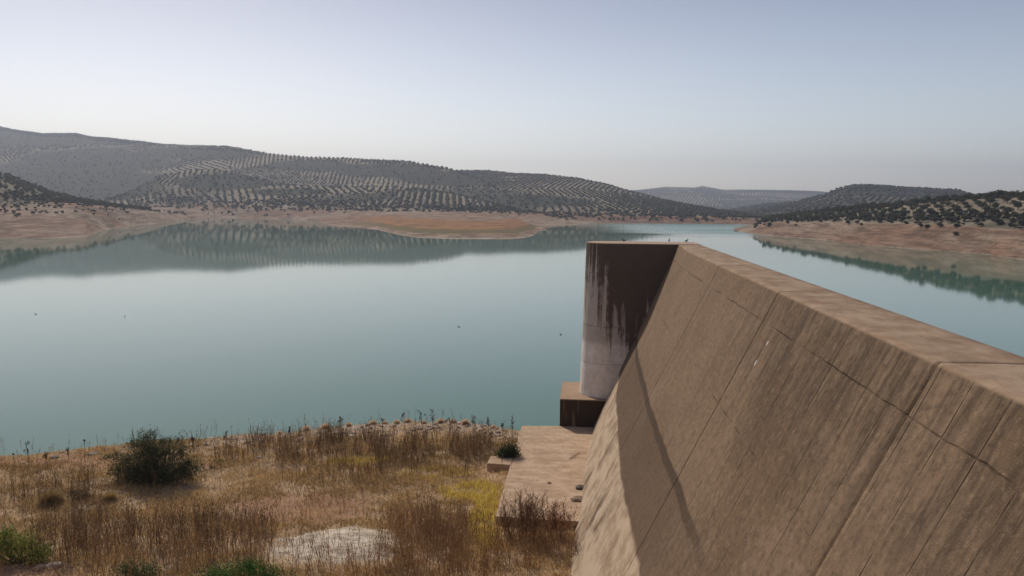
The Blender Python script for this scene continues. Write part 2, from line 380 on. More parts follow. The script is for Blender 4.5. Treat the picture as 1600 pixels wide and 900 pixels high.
# big left ridge
c = [(-500, 190, 3000), (-200, 185, 3000), (0, 197, 2800), (30, 203, 2750), (75, 209, 2600), (125, 208.5, 2500), (150, 214, 2400), (220, 220.5, 2250), (260, 226.5, 2100), (355, 228, 1850), (380, 233, 1800), (400, 237, 1750), (430, 242, 1700), (480, 247, 1650), (540, 248.5, 1600), (600, 251, 1550), (640, 254, 1500), (700, 263.5, 1420), (747, 279, 1360), (800, 298, 1280), (880, 317, 1180), (928, 333, 1100), (1000, 345, 1050)]
hill('long high ridge of olive groves rising at left', -500, 1000, 5, [([(-500, 'z', 8, 1100), (150, 'z', 12, 1300), (360, 'z', 20, 1330), (600, 'z', 22, 1180), (760, 'z', 18, 1080), (930, 'z', 2, 950), (1000, 'z', -3, 950)], 0, 0), (c, 0, .10), (crest_back(c, 1.4, .5), 0, 0)], 44, .13, wl=220)
# ridge behind its right end, running down to the far shore
c = [(600, 275, 1750), (690, 267, 1700), (720, 266, 1700), (757, 267, 1680), (800, 271, 1620), (850, 273, 1560), (900, 279, 1500), (950, 289, 1430), (985, 299.5, 1380), (1030, 311.5, 1280), (1080, 321, 1180), (1120, 328, 1120), (1150, 331.5, 1080), (1200, 338, 1020), (1260, 343, 960), (1330, 347, 930)]
hs_ = [(600, 349), (860, 349.5), (920, 349), (1000, 349), (1080, 349.7), (1150, 350.7), (1330, 353)]
hill('rounded olive grove hill above the far shore', 600, 1330, 4, [(wl(hs_, -1.5), 1, 0), (wl(hs_), 1, .02),
     ([(600, 338, 870), (860, 338, 860), (1000, 338.5, 850), (1100, 339.5, 850), (1180, 341, 850), (1330, 346, 850)], .9, .08), (c, 0, .10), (crest_back(c), 0, 0)], 26, .10, wl=160)
# foothill at centre left
c = [(100, 'z', 10, 1150), (150, 316, 1150), (204, 301, 1200), (255, 274.5, 1250), (300, 266, 1250), (345, 267, 1250), (400, 279, 1200), (428, 287, 1150), (497, 293, 1120), (567, 293, 1100), (611, 293, 1080), (678, 298, 1060), (728, 308, 1030), (761, 317, 1000), (800, 323, 1000), (860, 329, 1000), (940, 'z', 2, 1000)]
w = [(100, 350), (200, 347), (280, 343), (320, 338.5), (400, 341), (450, 342.5), (497, 344), (560, 347), (700, 349), (860, 352), (940, 352)]
hill('low foothill with planted rows above the centre shore', 100, 940, 4, [(wl(w, -1.5), 1, 0), (wl(w), 1, .02),
     ([(100, 324, 1000), (200, 322, 1060), (300, 323, 1060), (400, 325, 970), (500, 327, 930), (600, 329, 900), (700, 329.5, 890), (800, 331, 890), (860, 335, 880), (940, 'z', -2, 880)], .9, .1), (c, 0, .08), (crest_back(c, 1.15, .6), 0, 0)], 22, .07, wl=120)
# the orange spit
w = [(470, 344), (497, 346), (519, 355), (560, 358), (589, 361), (622, 369), (650, 374), (700, 375.5), (800, 376), (845, 374.5), (858, 370), (872, 366)]
mid = [(470, 'z', 1, 860), (497, 'z', 2, 800), (560, 349, 690), (620, 346, 640), (700, 344, 620), (780, 346, 610), (805, 350, 600), (830, 357, 580), (853, 366, 545), (862, 'z', -1, 540), (872, 'z', -2, 540)]
tp = [(470, 'z', 3, 920), (520, 333, 880), (600, 330.5, 860), (700, 331, 850), (780, 334, 800), (805, 340, 740), (830, 350, 660), (853, 'z', .6, 600), (862, 'z', -1, 580), (872, 'z', -2, 580)]
hill('flat orange spit reaching into the lake', 470, 872, 3, [(wl(w, -1.5), 1, 0), (wl(w), 1, .02), (mid, 1, .35), (tp, 1, .15), ([(470, 'z', 0, 980), (872, 'z', -3, 700)], 1, 0)], 14, .06,
     spit=lambda px, py: sm(535, 600, px), wl=70)
# right table hill
c = [(1100, 'z', 0, 1500), (1150, 334, 1500), (1210, 323.5, 1500), (1250, 315, 1500), (1290, 305, 1500), (1320, 293, 1500), (1345, 290, 1500), (1385, 291, 1500), (1410, 293.5, 1480), (1440, 295, 1460), (1490, 297.5, 1420), (1510, 303, 1400), (1540, 310, 1380), (1600, 318, 1300), (1700, 322, 1300), (1900, 322, 1300)]
hill('flat topped dark hill behind the right shore', 1100, 1900, 5, [([(1100, 'z', -3, 900), (1200, 'z', 0, 900), (1900, 'z', 8, 900)], 0, 0), (c, 0, .1), (crest_back(c), 0, 0)], 30, .10, wl=150)
# right near shore with the olive grove
w = [(1148, 361), (1155, 362.5), (1180, 366), (1200, 368), (1290, 375), (1373, 384.5), (1467, 391), (1547, 397), (1600, 405), (1700, 418), (1900, 445), (2200, 480)]
bt = [(1148, 'z', 0, 590), (1155, 'z', 1, 600), (1180, 354, 590), (1200, 348, 565), (1240, 348, 530), (1280, 349, 500), (1330, 350, 458), (1440, 353, 393), (1500, 355, 368), (1600, 364, 325), (1700, 370, 295), (1900, 380, 250), (2200, 400, 215)]
c = [(1148, 'z', 1, 640), (1160, 354, 640), (1190, 347, 640), (1215, 341, 640), (1240, 337.5, 620), (1280, 333, 585), (1340, 327, 535), (1400, 323, 490), (1430, 319, 472), (1500, 313, 432), (1540, 311, 412), (1600, 309, 388), (1700, 301, 360), (1900, 290, 330), (2200, 280, 300)]
hill('near right shore with bare pink banks below an olive grove', 1148, 2200, 4, [(wl(w, -1.5), 1, 0), (wl(w), 1, .02), (bt, .9, .22), (c, 0, .06), ([(1148, 'z', -2, 800), (1250, 'z', 4, 850), (2200, 'z', 30, 700)], 0, 0)], 22, .07, wl=60)
# left near slope
w = [(-500, 376), (-200, 374), (0, 373), (100, 373), (132, 371.5), (142, 368), (150, 363), (192, 354.5), (255, 348), (300, 342.5), (330, 340), (350, 339)]
md = [(-500, 350, 430), (0, 352, 430), (60, 358, 430), (132, 365, 440), (150, 360, 490), (192, 350, 600), (255, 344, 720), (300, 339, 860), (330, 'z', 0, 1000), (350, 'z', -1, 1000)]
bt = [(-500, 320, 520), (0, 318, 540), (60, 318, 560), (130, 320, 600), (180, 325, 660), (230, 330, 740), (280, 333, 880), (330, 'z', 1, 1010), (350, 'z', -1, 1010)]
c = [(-500, 225, 720), (-200, 240, 740), (0, 272, 740), (25, 280, 740), (60, 294, 740), (90, 306, 740), (130, 315, 740), (180, 324, 760), (230, 329, 800), (290, 333, 900), (330, 'z', 0, 1030), (350, 'z', -1.5, 1030)]
hill('near left slope with bare pink banks and scattered trees', -500, 350, 4, [(wl(w, -1.5), 1, 0), (wl(w), 1, .02), (md, 1, .7), (bt, .85, .70), (c, 0, .08), (crest_back(c[:-2], 1.3, .4)+[(350, 'z', -3, 1200)], 0, 0)], 18, .09, wl=60)

# ------------------------------------------------------------------ haze
hz = NT('haze_air'); hz.t.nodes.remove(hz.p)
pv = hz.node('ShaderNodeVolumePrincipled'); pv.inputs['Color'].default_value = (.74, .82, 1.0, 1); pv.inputs['Density'].default_value = 1.8e-4
pv.inputs['Anisotropy'].default_value = .35
hz.t.links.new(pv.outputs[0], hz.out.inputs['Volume'])
a, b_, zb, zt = 6850, 6850, -5, 380
Vb = [(x, y, z) for z in (zb, zt) for x, y in ((-a, -b_), (a, -b_), (a, b_), (-a, b_))]
tag(mesh_np('haze', Vb, None, hz.m, quads=[(0, 3, 2, 1), (4, 5, 6, 7), (0, 1, 5, 4), (1, 2, 6, 5), (2, 3, 7, 6), (3, 0, 4, 7)]), kind='stuff')

# ------------------------------------------------------------------ olive trees
def leaf_cloud(n, blobs, size, base, var=.35, up=.3, fuzz=.12, seed=0, thin=.42):
    """leaf-sized diamonds spread near the surface of several ellipsoid clumps"""
    g = np.random.default_rng(seed)
    bl = np.array(blobs, float); wgt = bl[:, 3]*bl[:, 4]+bl[:, 4]*bl[:, 5]; k = g.choice(len(bl), n, p=wgt/wgt.sum())
    d = g.normal(size=(n, 3)); d /= np.linalg.norm(d, axis=1)[:, None]
    r = g.random(n)**.45*(1+fuzz*g.normal(size=n))
    C = bl[k, :3]+d*bl[k, 3:6]*r[:, None]
    C = C[C[:, 2] > .02]; n = len(C)
    a1 = g.normal(size=(n, 3)); a1[:, 2] += up; a1 /= np.linalg.norm(a1, axis=1)[:, None]
    a2 = np.cross(a1, g.normal(size=(n, 3))); a2 /= np.linalg.norm(a2, axis=1)[:, None]+1e-9
    s = size*(.6+.8*g.random(n))[:, None]
    V = np.stack([C-a1*s, C+a2*s*thin, C+a1*s, C-a2*s*thin], 1).reshape(-1, 3)
    T = np.arange(n)[:, None]*4+np.array([[0, 1, 2, 0, 2, 3]]); T = T.reshape(-1, 3)
    kk = np.array(base)[None, :]*(1+var*(g.random(n)*2-1))[:, None]*(1+.25*fbm(C[:, 0]*1.5+seed, C[:, 2]*1.5))[:, None]
    kk = kk*np.stack([1+.25*(g.random(n)-.5), np.ones(n), 1+.2*(g.random(n)-.5)], 1)
    return V, T, np.repeat(kk, 4, 0)
def tubes(paths):
    """tapered 5-sided tubes; paths = [(points, radii)]"""
    V, T = [], []; k = 0; ns = 5
    for pts, rad in paths:
        pts = np.asarray(pts, float)
        for i, p in enumerate(pts):
            d = pts[min(i+1, len(pts)-1)]-pts[max(i-1, 0)]; d /= np.linalg.norm(d)+1e-9
            e = np.cross(d, (.3, .9, .2)); e /= np.linalg.norm(e)+1e-9; f = np.cross(d, e)
            for j in range(ns):
                t = 2*math.pi*j/ns; V.append(p+(e*math.cos(t)+f*math.sin(t))*rad[i])
        for i in range(len(pts)-1):
            for j in range(ns):
                q = k+i*ns+j; q2 = k+i*ns+(j+1) % ns
                T += [(q, q2, q2+ns), (q, q2+ns, q+ns)]
        k += len(pts)*ns
    return np.array(V), np.array(T)
OLV = (.095, .100, .062)
def olive_parts(seed, nl=300):
    g = np.random.default_rng(seed)
    nb = g.integers(4, 7); bl = []
    for i in range(nb):
        t = 2*math.pi*i/nb+g.random(); r = .75+.4*g.random()
        bl.append((math.cos(t)*r*.9, math.sin(t)*r*.9, 2.0+.7*g.random(), .95+.35*g.random(), .95+.35*g.random(), .8+.3*g.random()))
    bl.append((0, 0, 2.8+.4*g.random(), 1.1, 1.1, .85))
    cr_ = leaf_cloud(nl, bl, .42, OLV, seed=seed)
    pa = [([(0, 0, -.3), (.05, 0, .5), (.1*g.normal(), .1, 1.1)], (.24, .17, .13))]
    for i in range(3):
        t = 2*math.pi*i/3+g.random(); pa.append(([(0, 0, .8), (math.cos(t)*.5, math.sin(t)*.5, 1.5), (math.cos(t)*.9, math.sin(t)*.9, 2.2)], (.12, .09, .04)))
    return cr_, tubes(pa)
ico_v = []; ph = (1+5**.5)/2
for s1 in (-1, 1):
    for s2 in (-1, 1): ico_v += [(0, s1, s2*ph), (s1, s2*ph, 0), (s2*ph, 0, s1)]
ico_v = np.array(ico_v, float)/math.sqrt(1+ph*ph)
ico_t = []
for i in range(12):
    for j in range(i+1, 12):
        for k in range(j+1, 12):
            if max(np.linalg.norm(ico_v[i]-ico_v[j]), np.linalg.norm(ico_v[j]-ico_v[k]), np.linalg.norm(ico_v[i]-ico_v[k])) < 1.1:
                nrm = np.cross(ico_v[j]-ico_v[i], ico_v[k]-ico_v[i])
                ico_t.append((i, j, k) if nrm@(ico_v[i]) > 0 else (i, k, j))
ico_t = np.array(ico_t)

PTS = {}                     # tree positions per hill
def drop(bv, B, sc, Q, x, y):
    out = []
    for a, b in zip(x, y):
        h = bv.ray_cast(Vector((a, b, 900)), Vector((0, 0, -1)))
        if h[0] is None: continue
        q = Q[h[2]][0]; out.append((a, b, h[0].z, B[q], sc[q]))
    return np.array(out) if out else np.zeros((0, 5))
def plant(hid, cellsize, rows, inrow, jit=.25, keep=1.0, spread=24, pxr=(-60, 1660), region=None):
    label, bv, B, sc, Q, P = HILLS[hid]
    px, py = project(P); ok = (P[:, 1] > 50)&(px > pxr[0]-20)&(px < pxr[1]+20)
    x0, x1, y0, y1 = P[ok, 0].min(), P[ok, 0].max(), P[ok, 1].min(), P[ok, 1].max()
    ns = max(3, int((x1-x0)*(y1-y0)/cellsize**2)); g = np.random.default_rng(100+hid)
    sx = g.uniform(x0, x1, ns); sy = g.uniform(y0, y1, ns); res = []
    for i in range(ns):
        az = math.atan2(sx[i], sy[i])+R(g.uniform(-spread, spread)); rr = rows*g.uniform(.9, 1.15)
        nr = int(cellsize*1.7/rr); nk = int(cellsize*1.7/inrow)
        u, v = np.meshgrid(np.arange(-nr, nr+1)*rr, np.arange(-nk, nk+1)*inrow); u = u.ravel()+g.normal(size=u.size)*jit; v = v.ravel()+g.normal(size=v.size)*jit*1.5
        x = sx[i]+u*math.cos(az)+v*math.sin(az); y = sy[i]-u*math.sin(az)+v*math.cos(az)
        k = (x > x0)&(x < x1)&(y > y0)&(y < y1); x, y = x[k], y[k]
        if not len(x): continue
        near = np.argmin((x[:, None]-sx)**2+(y[:, None]-sy)**2, 1) == i; x, y = x[near], y[near]
        k = (x/y > (pxr[0]-800)/F)&(x/y < (pxr[1]-800)/F); x, y = x[k], y[k]
        k = g.random(len(x)) < keep; x, y = x[k], y[k]
        res.append(drop(bv, B, sc, Q, x, y))
    r = np.concatenate(res); r = r[(r[:, 3] < .35)&(r[:, 2] > 1)]
    # scrub ground: lose the row order
    cpx, cpy = project(P[ok]); e_ = np.arange(-60, 1700, 12); top = np.array([cpy[np.abs(cpx-q) < 14].min() if (np.abs(cpx-q) < 14).any() else 0 for q in e_])
    rpx, rpy = project(r[:, :3]); atop = rpy < np.interp(rpx, e_, top)+7
    r = r[(r[:, 4] < .5)|(g.random(len(r)) < (.12 if hid == 2 else .4))|atop]
    s = r[:, 4] > .5; r[s, 0] += g.normal(size=s.sum())*3; r[s, 1] += g.normal(size=s.sum())*3
    return r
# indices: 0 far range, 1 spur, 2 big ridge, 3 far-shore hill, 4 foothill, 5 spit, 6 table hill, 7 right grove, 8 left slope
far_trees = []
def visible_front(r, hid):   # drop trees behind the crest of their own hill
    label, bv, B, sc, Q, P = HILLS[hid]; k = []
    for p in r:
        o = Vector((p[0], p[1], p[2]+4)); d = Vector((0, 0, HCAM+60))-o; L = d.length
        h = bv.ray_cast(o, d.normalized(), L); k.append(h[0] is None)
    return r[np.array(k, bool)]
for hid, cs, ro, ir, kp, sz in ((0, 520, 15, 11, .8, 1.3), (1, 300, 11, 10, .8, 1.3), (2, 330, 8.6, 5.2, .93, .76), (3, 260, 8.6, 5.0, .95, .74), (4, 170, 8.6, 4.8, .96, .80), (6, 220, 9, 6.5, .9, 1.1)):
    r = visible_front(plant(hid, cs, ro, ir, keep=kp), hid)
    far_trees.append(np.column_stack([r[:, :3], np.full(len(r), sz), r[:, 4]]))
label, bv, B, sc, Q, P = HILLS[4]; az = math.atan2(-.085, 1)
u, v = np.meshgrid(np.arange(-16, 17)*8.3, np.arange(-26, 27)*3.3); u = u.ravel()+np.random.default_rng(3).normal(size=u.size)*.35; v = v.ravel()
sx_ = -.085*970+u*math.cos(az)+v*math.sin(az); sy_ = 970-u*math.sin(az)+v*math.cos(az); k = STRIPE(sx_, sy_)
rr = drop(bv, B, sc, Q, sx_[k], sy_[k]); rr = rr[rr[:, 3] < .4]
far_trees[4] = far_trees[4][~STRIPE(far_trees[4][:, 0], far_trees[4][:, 1])]
far_trees.append(np.column_stack([rr[:, :3], np.full(len(rr), .92), np.zeros(len(rr))]))
near = []
r = visible_front(plant(7, 300, 8.2, 7.0, jit=.5, spread=35), 7); r = r[r[:, 2] > 6]; near.append(np.column_stack([r[:, :3], np.full(len(r), 1.0), np.full(len(r), 7)]))
r = visible_front(plant(8, 200, 8, 7.5, jit=2.5, keep=.85, pxr=(-60, 300)), 8); r = r[r[:, 2] > 9]; near.append(np.column_stack([r[:, :3], np.full(len(r), 1.05), np.full(len(r), 8)]))
near = np.concatenate(near)
px, py = project(near[:, :3]+np.array([0, 0, 2])); inside = (px > 4)&(px < 1596)&(py < 372)
size_px = near[:, 3]/near[:, 1]
order = np.argsort(-size_px*inside)
ind, rest = near[order[:300]], near[order[300:]]
# individuals
protos = [olive_parts(s) for s in range(6)]; meshes = []
for s, (cd, td) in enumerate(protos):
    c_ = mesh_np('crown', cd[0], cd[1], M_leaf, cd[2]); t_ = mesh_np('trunk', td[0], td[1], M_bark)
    meshes.append((c_.data, t_.data)); bpy.data.objects.remove(c_); bpy.data.objects.remove(t_)
def px_mid(x, y): return project(np.array([[x, y, 10.]]))[0][0]
for i, (x, y, z, s, h) in enumerate(ind):
    t = empty('olive_tree', (x, y, z-.1), random.uniform(0, 6.28)); k = s*random.uniform(.8, 1.25)
    t.scale = (k, k, k*random.uniform(.85, 1.1))
    cm, tm = meshes[i % 6]
    if h == 7: tag(t, 'grey green olive tree standing in the planted grove above the near right shore', 'tree', 'olive trees of the grove on the right shore')
    else: tag(t, 'dark round tree scattered over the near left slope', 'tree', 'scattered trees on the near left slope')
    c_ = bpy.data.objects.new('crown', cm); COL.objects.link(c_); c_.parent = t
    t_ = bpy.data.objects.new('trunk', tm); COL.objects.link(t_); t_.parent = t
# everything beyond: one mass
ft = np.concatenate(far_trees); print('far trees', len(ft), 'near', len(near))
g = np.random.default_rng(5)
def blobs(P, S, colr, sq=.8):
    n = len(P); v = ico_v[None]*(1+.28*g.normal(size=(n, 12, 1)))
    a = g.uniform(0, 6.28, n); ca, sa = np.cos(a)[:, None], np.sin(a)[:, None]
    vx = v[..., 0]*ca-v[..., 1]*sa; vy = v[..., 0]*sa+v[..., 1]*ca
    r = (1.95*S*g.uniform(.75, 1.3, n))[:, None]
    V = np.stack([P[:, 0:1]+vx*r, P[:, 1:2]+vy*r, P[:, 2:3]+r*.75+v[..., 2]*r*sq], -1).reshape(-1, 3)
    T = (np.arange(n)[:, None, None]*12+ico_t[None]).reshape(-1, 3)
    C = np.array(colr)[None]*g.uniform(.7, 1.4, n)[:, None]
    return V, T, np.repeat(C, 12, 0)
ft[:, 0] += g.normal(size=len(ft))*.5; ft[:, 1] += g.normal(size=len(ft))*.9
V1, T1, C1 = blobs(ft, ft[:, 3], (.066, .072, .045))
VV, TT, CC = [V1], [T1], [C1]; off = len(V1)
lod = [leaf_cloud(110, [(0, 0, 2.2, 1.7, 1.7, 1.3), (.6, .3, 2.7, 1, 1, .8), (-.7, -.2, 2.3, 1, 1, .9)], .62, OLV, seed=40+s) for s in range(4)]
for i, (x, y, z, s, h) in enumerate(rest):
    v, t, c_ = lod[i % 4]; k = s*random.uniform(.8, 1.25); a = random.uniform(0, 6.28)
    v2 = np.column_stack([x+(v[:, 0]*math.cos(a)-v[:, 1]*math.sin(a))*k, y+(v[:, 0]*math.sin(a)+v[:, 1]*math.cos(a))*k, z+v[:, 2]*k])
    VV.append(v2); TT.append(t+off); CC.append(c_); off += len(v2)
tag(mesh_np('olive_trees', np.concatenate(VV), np.concatenate(TT), M_leaf, np.concatenate(CC)), 'thousands of far olive trees in rows over the hills', kind='stuff')
# scrub along the top of the bare banks
def scrub_band(hid, rail_px, D_of, n, sz, name='scrub'):
    label, bv, B, sc, Q, P = HILLS[hid]; out = []
    for i in range(n):
        px_ = random.uniform(*rail_px); D = D_of(px_)*(1+random.gauss(0, .025)); k = ray(px_, 319)
        out.append((k.x/k.y*D, D))
    o = np.array(out); return drop(bv, B, sc, Q, o[:, 0], o[:, 1])
sets = []
sets.append((scrub_band(7, (1180, 1640), lambda p: np.interp(p, [1180, 1280, 1440, 1640], [600, 520, 412, 330]), 420, 1), .62))
sets.append((scrub_band(4, (200, 860), lambda p: np.interp(p, [200, 300, 400, 600, 860], [1075, 1075, 985, 915, 895]), 900, 1), .85))
sets.append((scrub_band(3, (860, 1200), lambda p: 868, 420, 1), .85))
sets.append((scrub_band(8, (-20, 200), lambda p: np.interp(p, [0, 130, 290], [520, 600, 860])*random.uniform(.9, 1.15), 330, 1), .5))
sets.append((scrub_band(8, (20, 290), lambda p: np.interp(p, [0, 130, 290], [560, 660, 880]), 260, 1), .6))
VV, TT, CC = [], [], []; off = 0
for p, s in sets:
    p = p[p[:, 2] > 2]
    v, t, c_ = blobs(p, np.full(len(p), s), (.055, .052, .033), .6); VV.append(v); TT.append(t+off); CC.append(c_); off += len(v)
tag(mesh_np('scrub', np.concatenate(VV), np.concatenate(TT), M_leaf, np.concatenate(CC)), 'low dark scrub along the top of the bare banks', kind='stuff')

# ------------------------------------------------------------------ near ground
d = ray(911, 319); WA = math.atan2(d.x, d.y)           # bearing of the spillway wall
def W(lat, al, z): return Vector((lat*math.cos(WA)+al*math.sin(WA), -lat*math.sin(WA)+al*math.cos(WA), z))
def toW(x, y): return x*math.cos(WA)-y*math.sin(WA), x*math.sin(WA)+y*math.cos(WA)
EDGE = [atz(px, py-2, 2.4) for px, py in ((0, 713), (100, 705), (160, 700), (300, 690), (345, 684), (420, 677), (480, 671), (560, 664), (640, 659), (720, 662), (790, 669), (822, 675))]
ex = np.array([-200, -60]+[p.x for p in EDGE]+[5, 60]); ey = np.array([40, 48]+[p.y for p in EDGE]+[58.3, 56])
def gz(x, y):
    x = np.asarray(x, float); y = np.asarray(y, float)
    lat, al = toW(x, y)
    mound = .35*fbm(x/9+3, y/7, 4)+.12*fbm(x/2.2, y/1.8, 3)
    calm = sm(-3.0, -6.0, lat)
    z = 2.45+mound*calm-.12
    d_ = y-np.interp(x, ex, ey)-.5*fbm(x/4, y/4)*calm
    drop_ = np.where(d_ > 0, d_*.62, 0); drop_ = np.minimum(drop_, 6.5)
    z = z-drop_
    z = z-sm(6, 8, lat)*(z+3.5)
    emb = 18.3-.56*(y+2)+.25*fbm(x/5, y/5); emb = np.minimum(emb, 18.3)
    side = sm(8.5, 12, lat); emb = np.where(lat > 9, np.minimum(18.3, 18.3-1.6*(y-1)), emb)
    return np.maximum(z, emb)
gx = np.concatenate([np.linspace(-260, -50, 70)[:-1], np.arange(-50, 14, .28), np.linspace(14, 120, 30)]); gy = np.concatenate([np.linspace(-60, 22, 40)[:-1], np.arange(22, 72, .28), np.linspace(72, 80, 4)])
GX, GY = np.meshgrid(gx, gy); GZ = gz(GX, GY)
P = np.stack([GX, GY, GZ], -1).reshape(-1, 3)
def pxy(x, y, z=2.6): return project(np.stack([np.asarray(x, float), np.asarray(y, float), np.full(np.shape(x), z)], -1))
def patch(px, py, a, b, c, d_, wob=.5, seed=0):        # soft elliptical patch on the ground given at its place in the photo
    q = ((px-a)/c)**2+((py-b)/d_)**2
    return sm(1.3, .6, q+wob*fbm(px/25+seed, py/12+seed, 3))
def ground_mat():
    n = NT('dry_soil', .95, .1)
    f1 = n.noise(n.coord(), .35, 6, .65); f2 = n.noise(n.coord(), 2.2, 6, .7); f3 = n.noise(n.coord(), 9, 5, .7)
    c = n.mix(n.ss(.35, .65, f1), (.36, .235, .13), (.54, .38, .245))
    c = n.mix(n.math('MULTIPLY', n.ss(.48, .66, f2), .5), c, (.22, .14, .085))
    c = n.mix(n.attr('rocky'), c, n.mix(f2, (.38, .28, .21), (.56, .45, .36)))
    c = n.mix(n.math('MULTIPLY', n.attr('white'), n.ss(.3, .5, f2)), c, (.60, .51, .40))
    c = n.mix(n.math('MULTIPLY', n.attr('red'), .8), c, n.mix(f2, (.34, .18, .10), (.46, .27, .17)))
    c = n.mix(n.math('MULTIPLY', n.ss(.56, .7, f3), .45), c, (.12, .08, .05))
    n.bump(n.math('ADD', f2, n.math('MULTIPLY', f3, .5)), .9, .12)
    return n.color(c)
M_ground = ground_mat()
o = mesh_np('terrain', P, None, M_ground, quads=gridquads(len(gy), len(gx)), smooth=True); tag(o, 'dry grassy bank above the water', kind='structure')
with np.errstate(all='ignore'): px, py = pxy(P[:, 0], np.maximum(P[:, 1], 5))
edge_d = P[:, 1]-np.interp(P[:, 0], ex, ey)
fattr(o, 'rocky', np.clip(sm(-3.2, -.8, edge_d)+0*px, 0, 1)*sm(230, 420, px))
fattr(o, 'white', np.maximum(patch(px, py, 520, 850, 95, 26, .7), patch(px, py, 570, 832, 45, 20)))
fattr(o, 'red', np.maximum(np.maximum(patch(px, py, 470, 785, 120, 24), patch(px, py, 10, 895, 110, 26)), patch(px, py, 120, 716, 220, 12)))

def ghit(px, py):
    d = ray(px, py); best = None
    for D in np.arange(30, 75, .15):
        q = Vector((0, 0, HCAM))+d*(D/d.y)
        if q.z <= float(gz(q.x, q.y)): return q
    q = atz(px, py, 2.6); return q
# ------------------------------------------------------------------ spillway wall
JO = [3.7, 15.4, 27.6, 39.4, 51.0]
al = set(np.round(np.arange(-8, 59.01, .2), 3)); 
for j in JO:
    for q in (-.05, -.022, .022, .05): al.add(round(j+q, 3))
al = sorted(al); LEN = 59.0
def bat(a): return np.interp(a, [0, 27, 36, 46, 59], [.475, .475, .492, .465, .43])
def ltop(a): return 6.94+.36*sm(50, 59, a)
rows = []
for a in al:
    g_ = .05 if any(abs(a-j) < .03 for j in JO) else 0
    b = float(bat(a)); L0 = float(ltop(a)); sec = []
    wav = .035*math.sin(a*.9)+.02*math.sin(a*2.3+1)
    zs = np.concatenate([np.linspace(0, 20, 34)])
    zt = 17.0
    chip = .04+.10*abs(mnoise.noise(Vector((a*1.7, 0, 0))))+.07*abs(mnoise.noise(Vector((a*.9, 4, 0))))
    for k, z_ in enumerate(zs[::-1]):
        lat = L0-b*z_ + (g_ if z_ > .01 else g_)
        if k == len(zs)-1: sec.append((L0-b*chip*2+g_, zt-chip*2)); sec.append((L0-b*chip*.6+.012+g_, zt-chip*.5)); sec.append((L0+chip*.8, zt-.004-g_))
        elif z_ > 0: sec.append((lat, zt-z_))
    for t in (.15, .35, .6, .85): sec.append((L0+chip+(8.97-L0-.1)*t, zt+.012*mnoise.noise(Vector((a*.8, t*3, 2)))-g_))
    sec += [(8.93, zt-g_), (8.97, zt-.05), (8.97-g_, 12), (8.97, 5), (8.97, -3.6)]
    rows.append(sec)
nc = len(rows[0]); V = np.array([(l, a, z) for a, sec in zip(al, rows) for l, z in sec])
Q = gridquads(len(al), nc)[:, ::-1]
o = mesh_np('spillway_wall', V, None, M_wall, quads=Q)
o.rotation_euler = (0, 0, -WA)
bm_v = len(V)
import bmesh
bm = bmesh.new(); bm.from_mesh(o.data); bm.verts.ensure_lookup_table()
bm.faces.new([bm.verts[i] for i in range(nc)]); bm.faces.new([bm.verts[bm_v-nc+i] for i in range(nc)][::-1])
bm.normal_update(); bmesh.ops.recalc_face_normals(bm, faces=bm.faces); bm.to_mesh(o.data); bm.free()
tag(o, 'long battered brown concrete spillway wall running out from the dam', 'wall')

def frustum(name, ring_b, ring_t, mat, parent, bev=.0):
    n_ = len(ring_b); V = [tuple(p) for p in ring_b]+[tuple(p) for p in ring_t]
    me = bpy.data.meshes.new(name)
    me.from_pydata(V, [], [tuple(range(n_))[::-1], tuple(range(n_, 2*n_))]+[(i, (i+1) % n_, n_+(i+1) % n_, n_+i) for i in range(n_)])
    me.materials.append(mat); o = bpy.data.objects.new(name, me); COL.objects.link(o); o.parent = parent
    if bev:
        bb = bmesh.new(); bb.from_mesh(me); bmesh.ops.recalc_face_normals(bb, faces=bb.faces)
        bmesh.ops.bevel(bb, geom=[e for e in bb.edges if len(e.link_faces) == 2 and e.calc_face_angle() > .8], offset=bev, segments=2, affect='EDGES'); bb.to_mesh(me); bb.free()
    return o
pier = empty('spillway_pier', (0, 0, 0), -WA)
tag(pier, 'tall round nosed concrete pier stained black, standing in the water at the wall end', 'pier')
def stadium(nose, r, yc, x1, z, n_=28):
    pts = [(x1, yc-r, z)]
    for i in range(n_+1):
        t = -math.pi/2-math.pi*i/n_; pts.append((nose+r+math.cos(t)*r, yc+math.sin(t)*r, z))
    pts.append((x1, yc+r, z)); return pts
levels = [(4.9, -.32, 2.2), (17.05, .33, 1.95)]
sh = frustum('shaft', stadium(.0, 2.08, 61.2, 9.2, 4.88), stadium(.33, 1.95, 61.2, 9.0, 17.03), M_pier, pier, .03)
for p_ in sh.data.polygons: p_.use_smooth = False
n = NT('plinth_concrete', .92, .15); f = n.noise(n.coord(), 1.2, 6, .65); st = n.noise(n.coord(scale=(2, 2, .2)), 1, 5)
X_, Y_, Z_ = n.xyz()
cc = n.mix(f, (.30, .20, .13), (.46, .32, .22)); cc = n.mix(n.math('MULTIPLY', n.ss(.22, .42, st), n.math('MULTIPLY', n.ss(4.88, 4.8, Z_), .93)), cc, (.030, .021, .015)); n.bump(f, .4, .04); M_pl = n.color(cc)  # sides coloured near black: painted shade of the front, with mould streaks
frustum('plinth', [(-1.5, 58.6, -3.5), (9, 58.6, -3.5), (9, 64.6, -3.5), (-1.5, 64.6, -3.5)], [(-1.5, 58.6, 4.9), (9, 58.6, 4.9), (9, 64.6, 4.9), (-1.5, 64.6, 4.9)], M_pl, pier, .04)

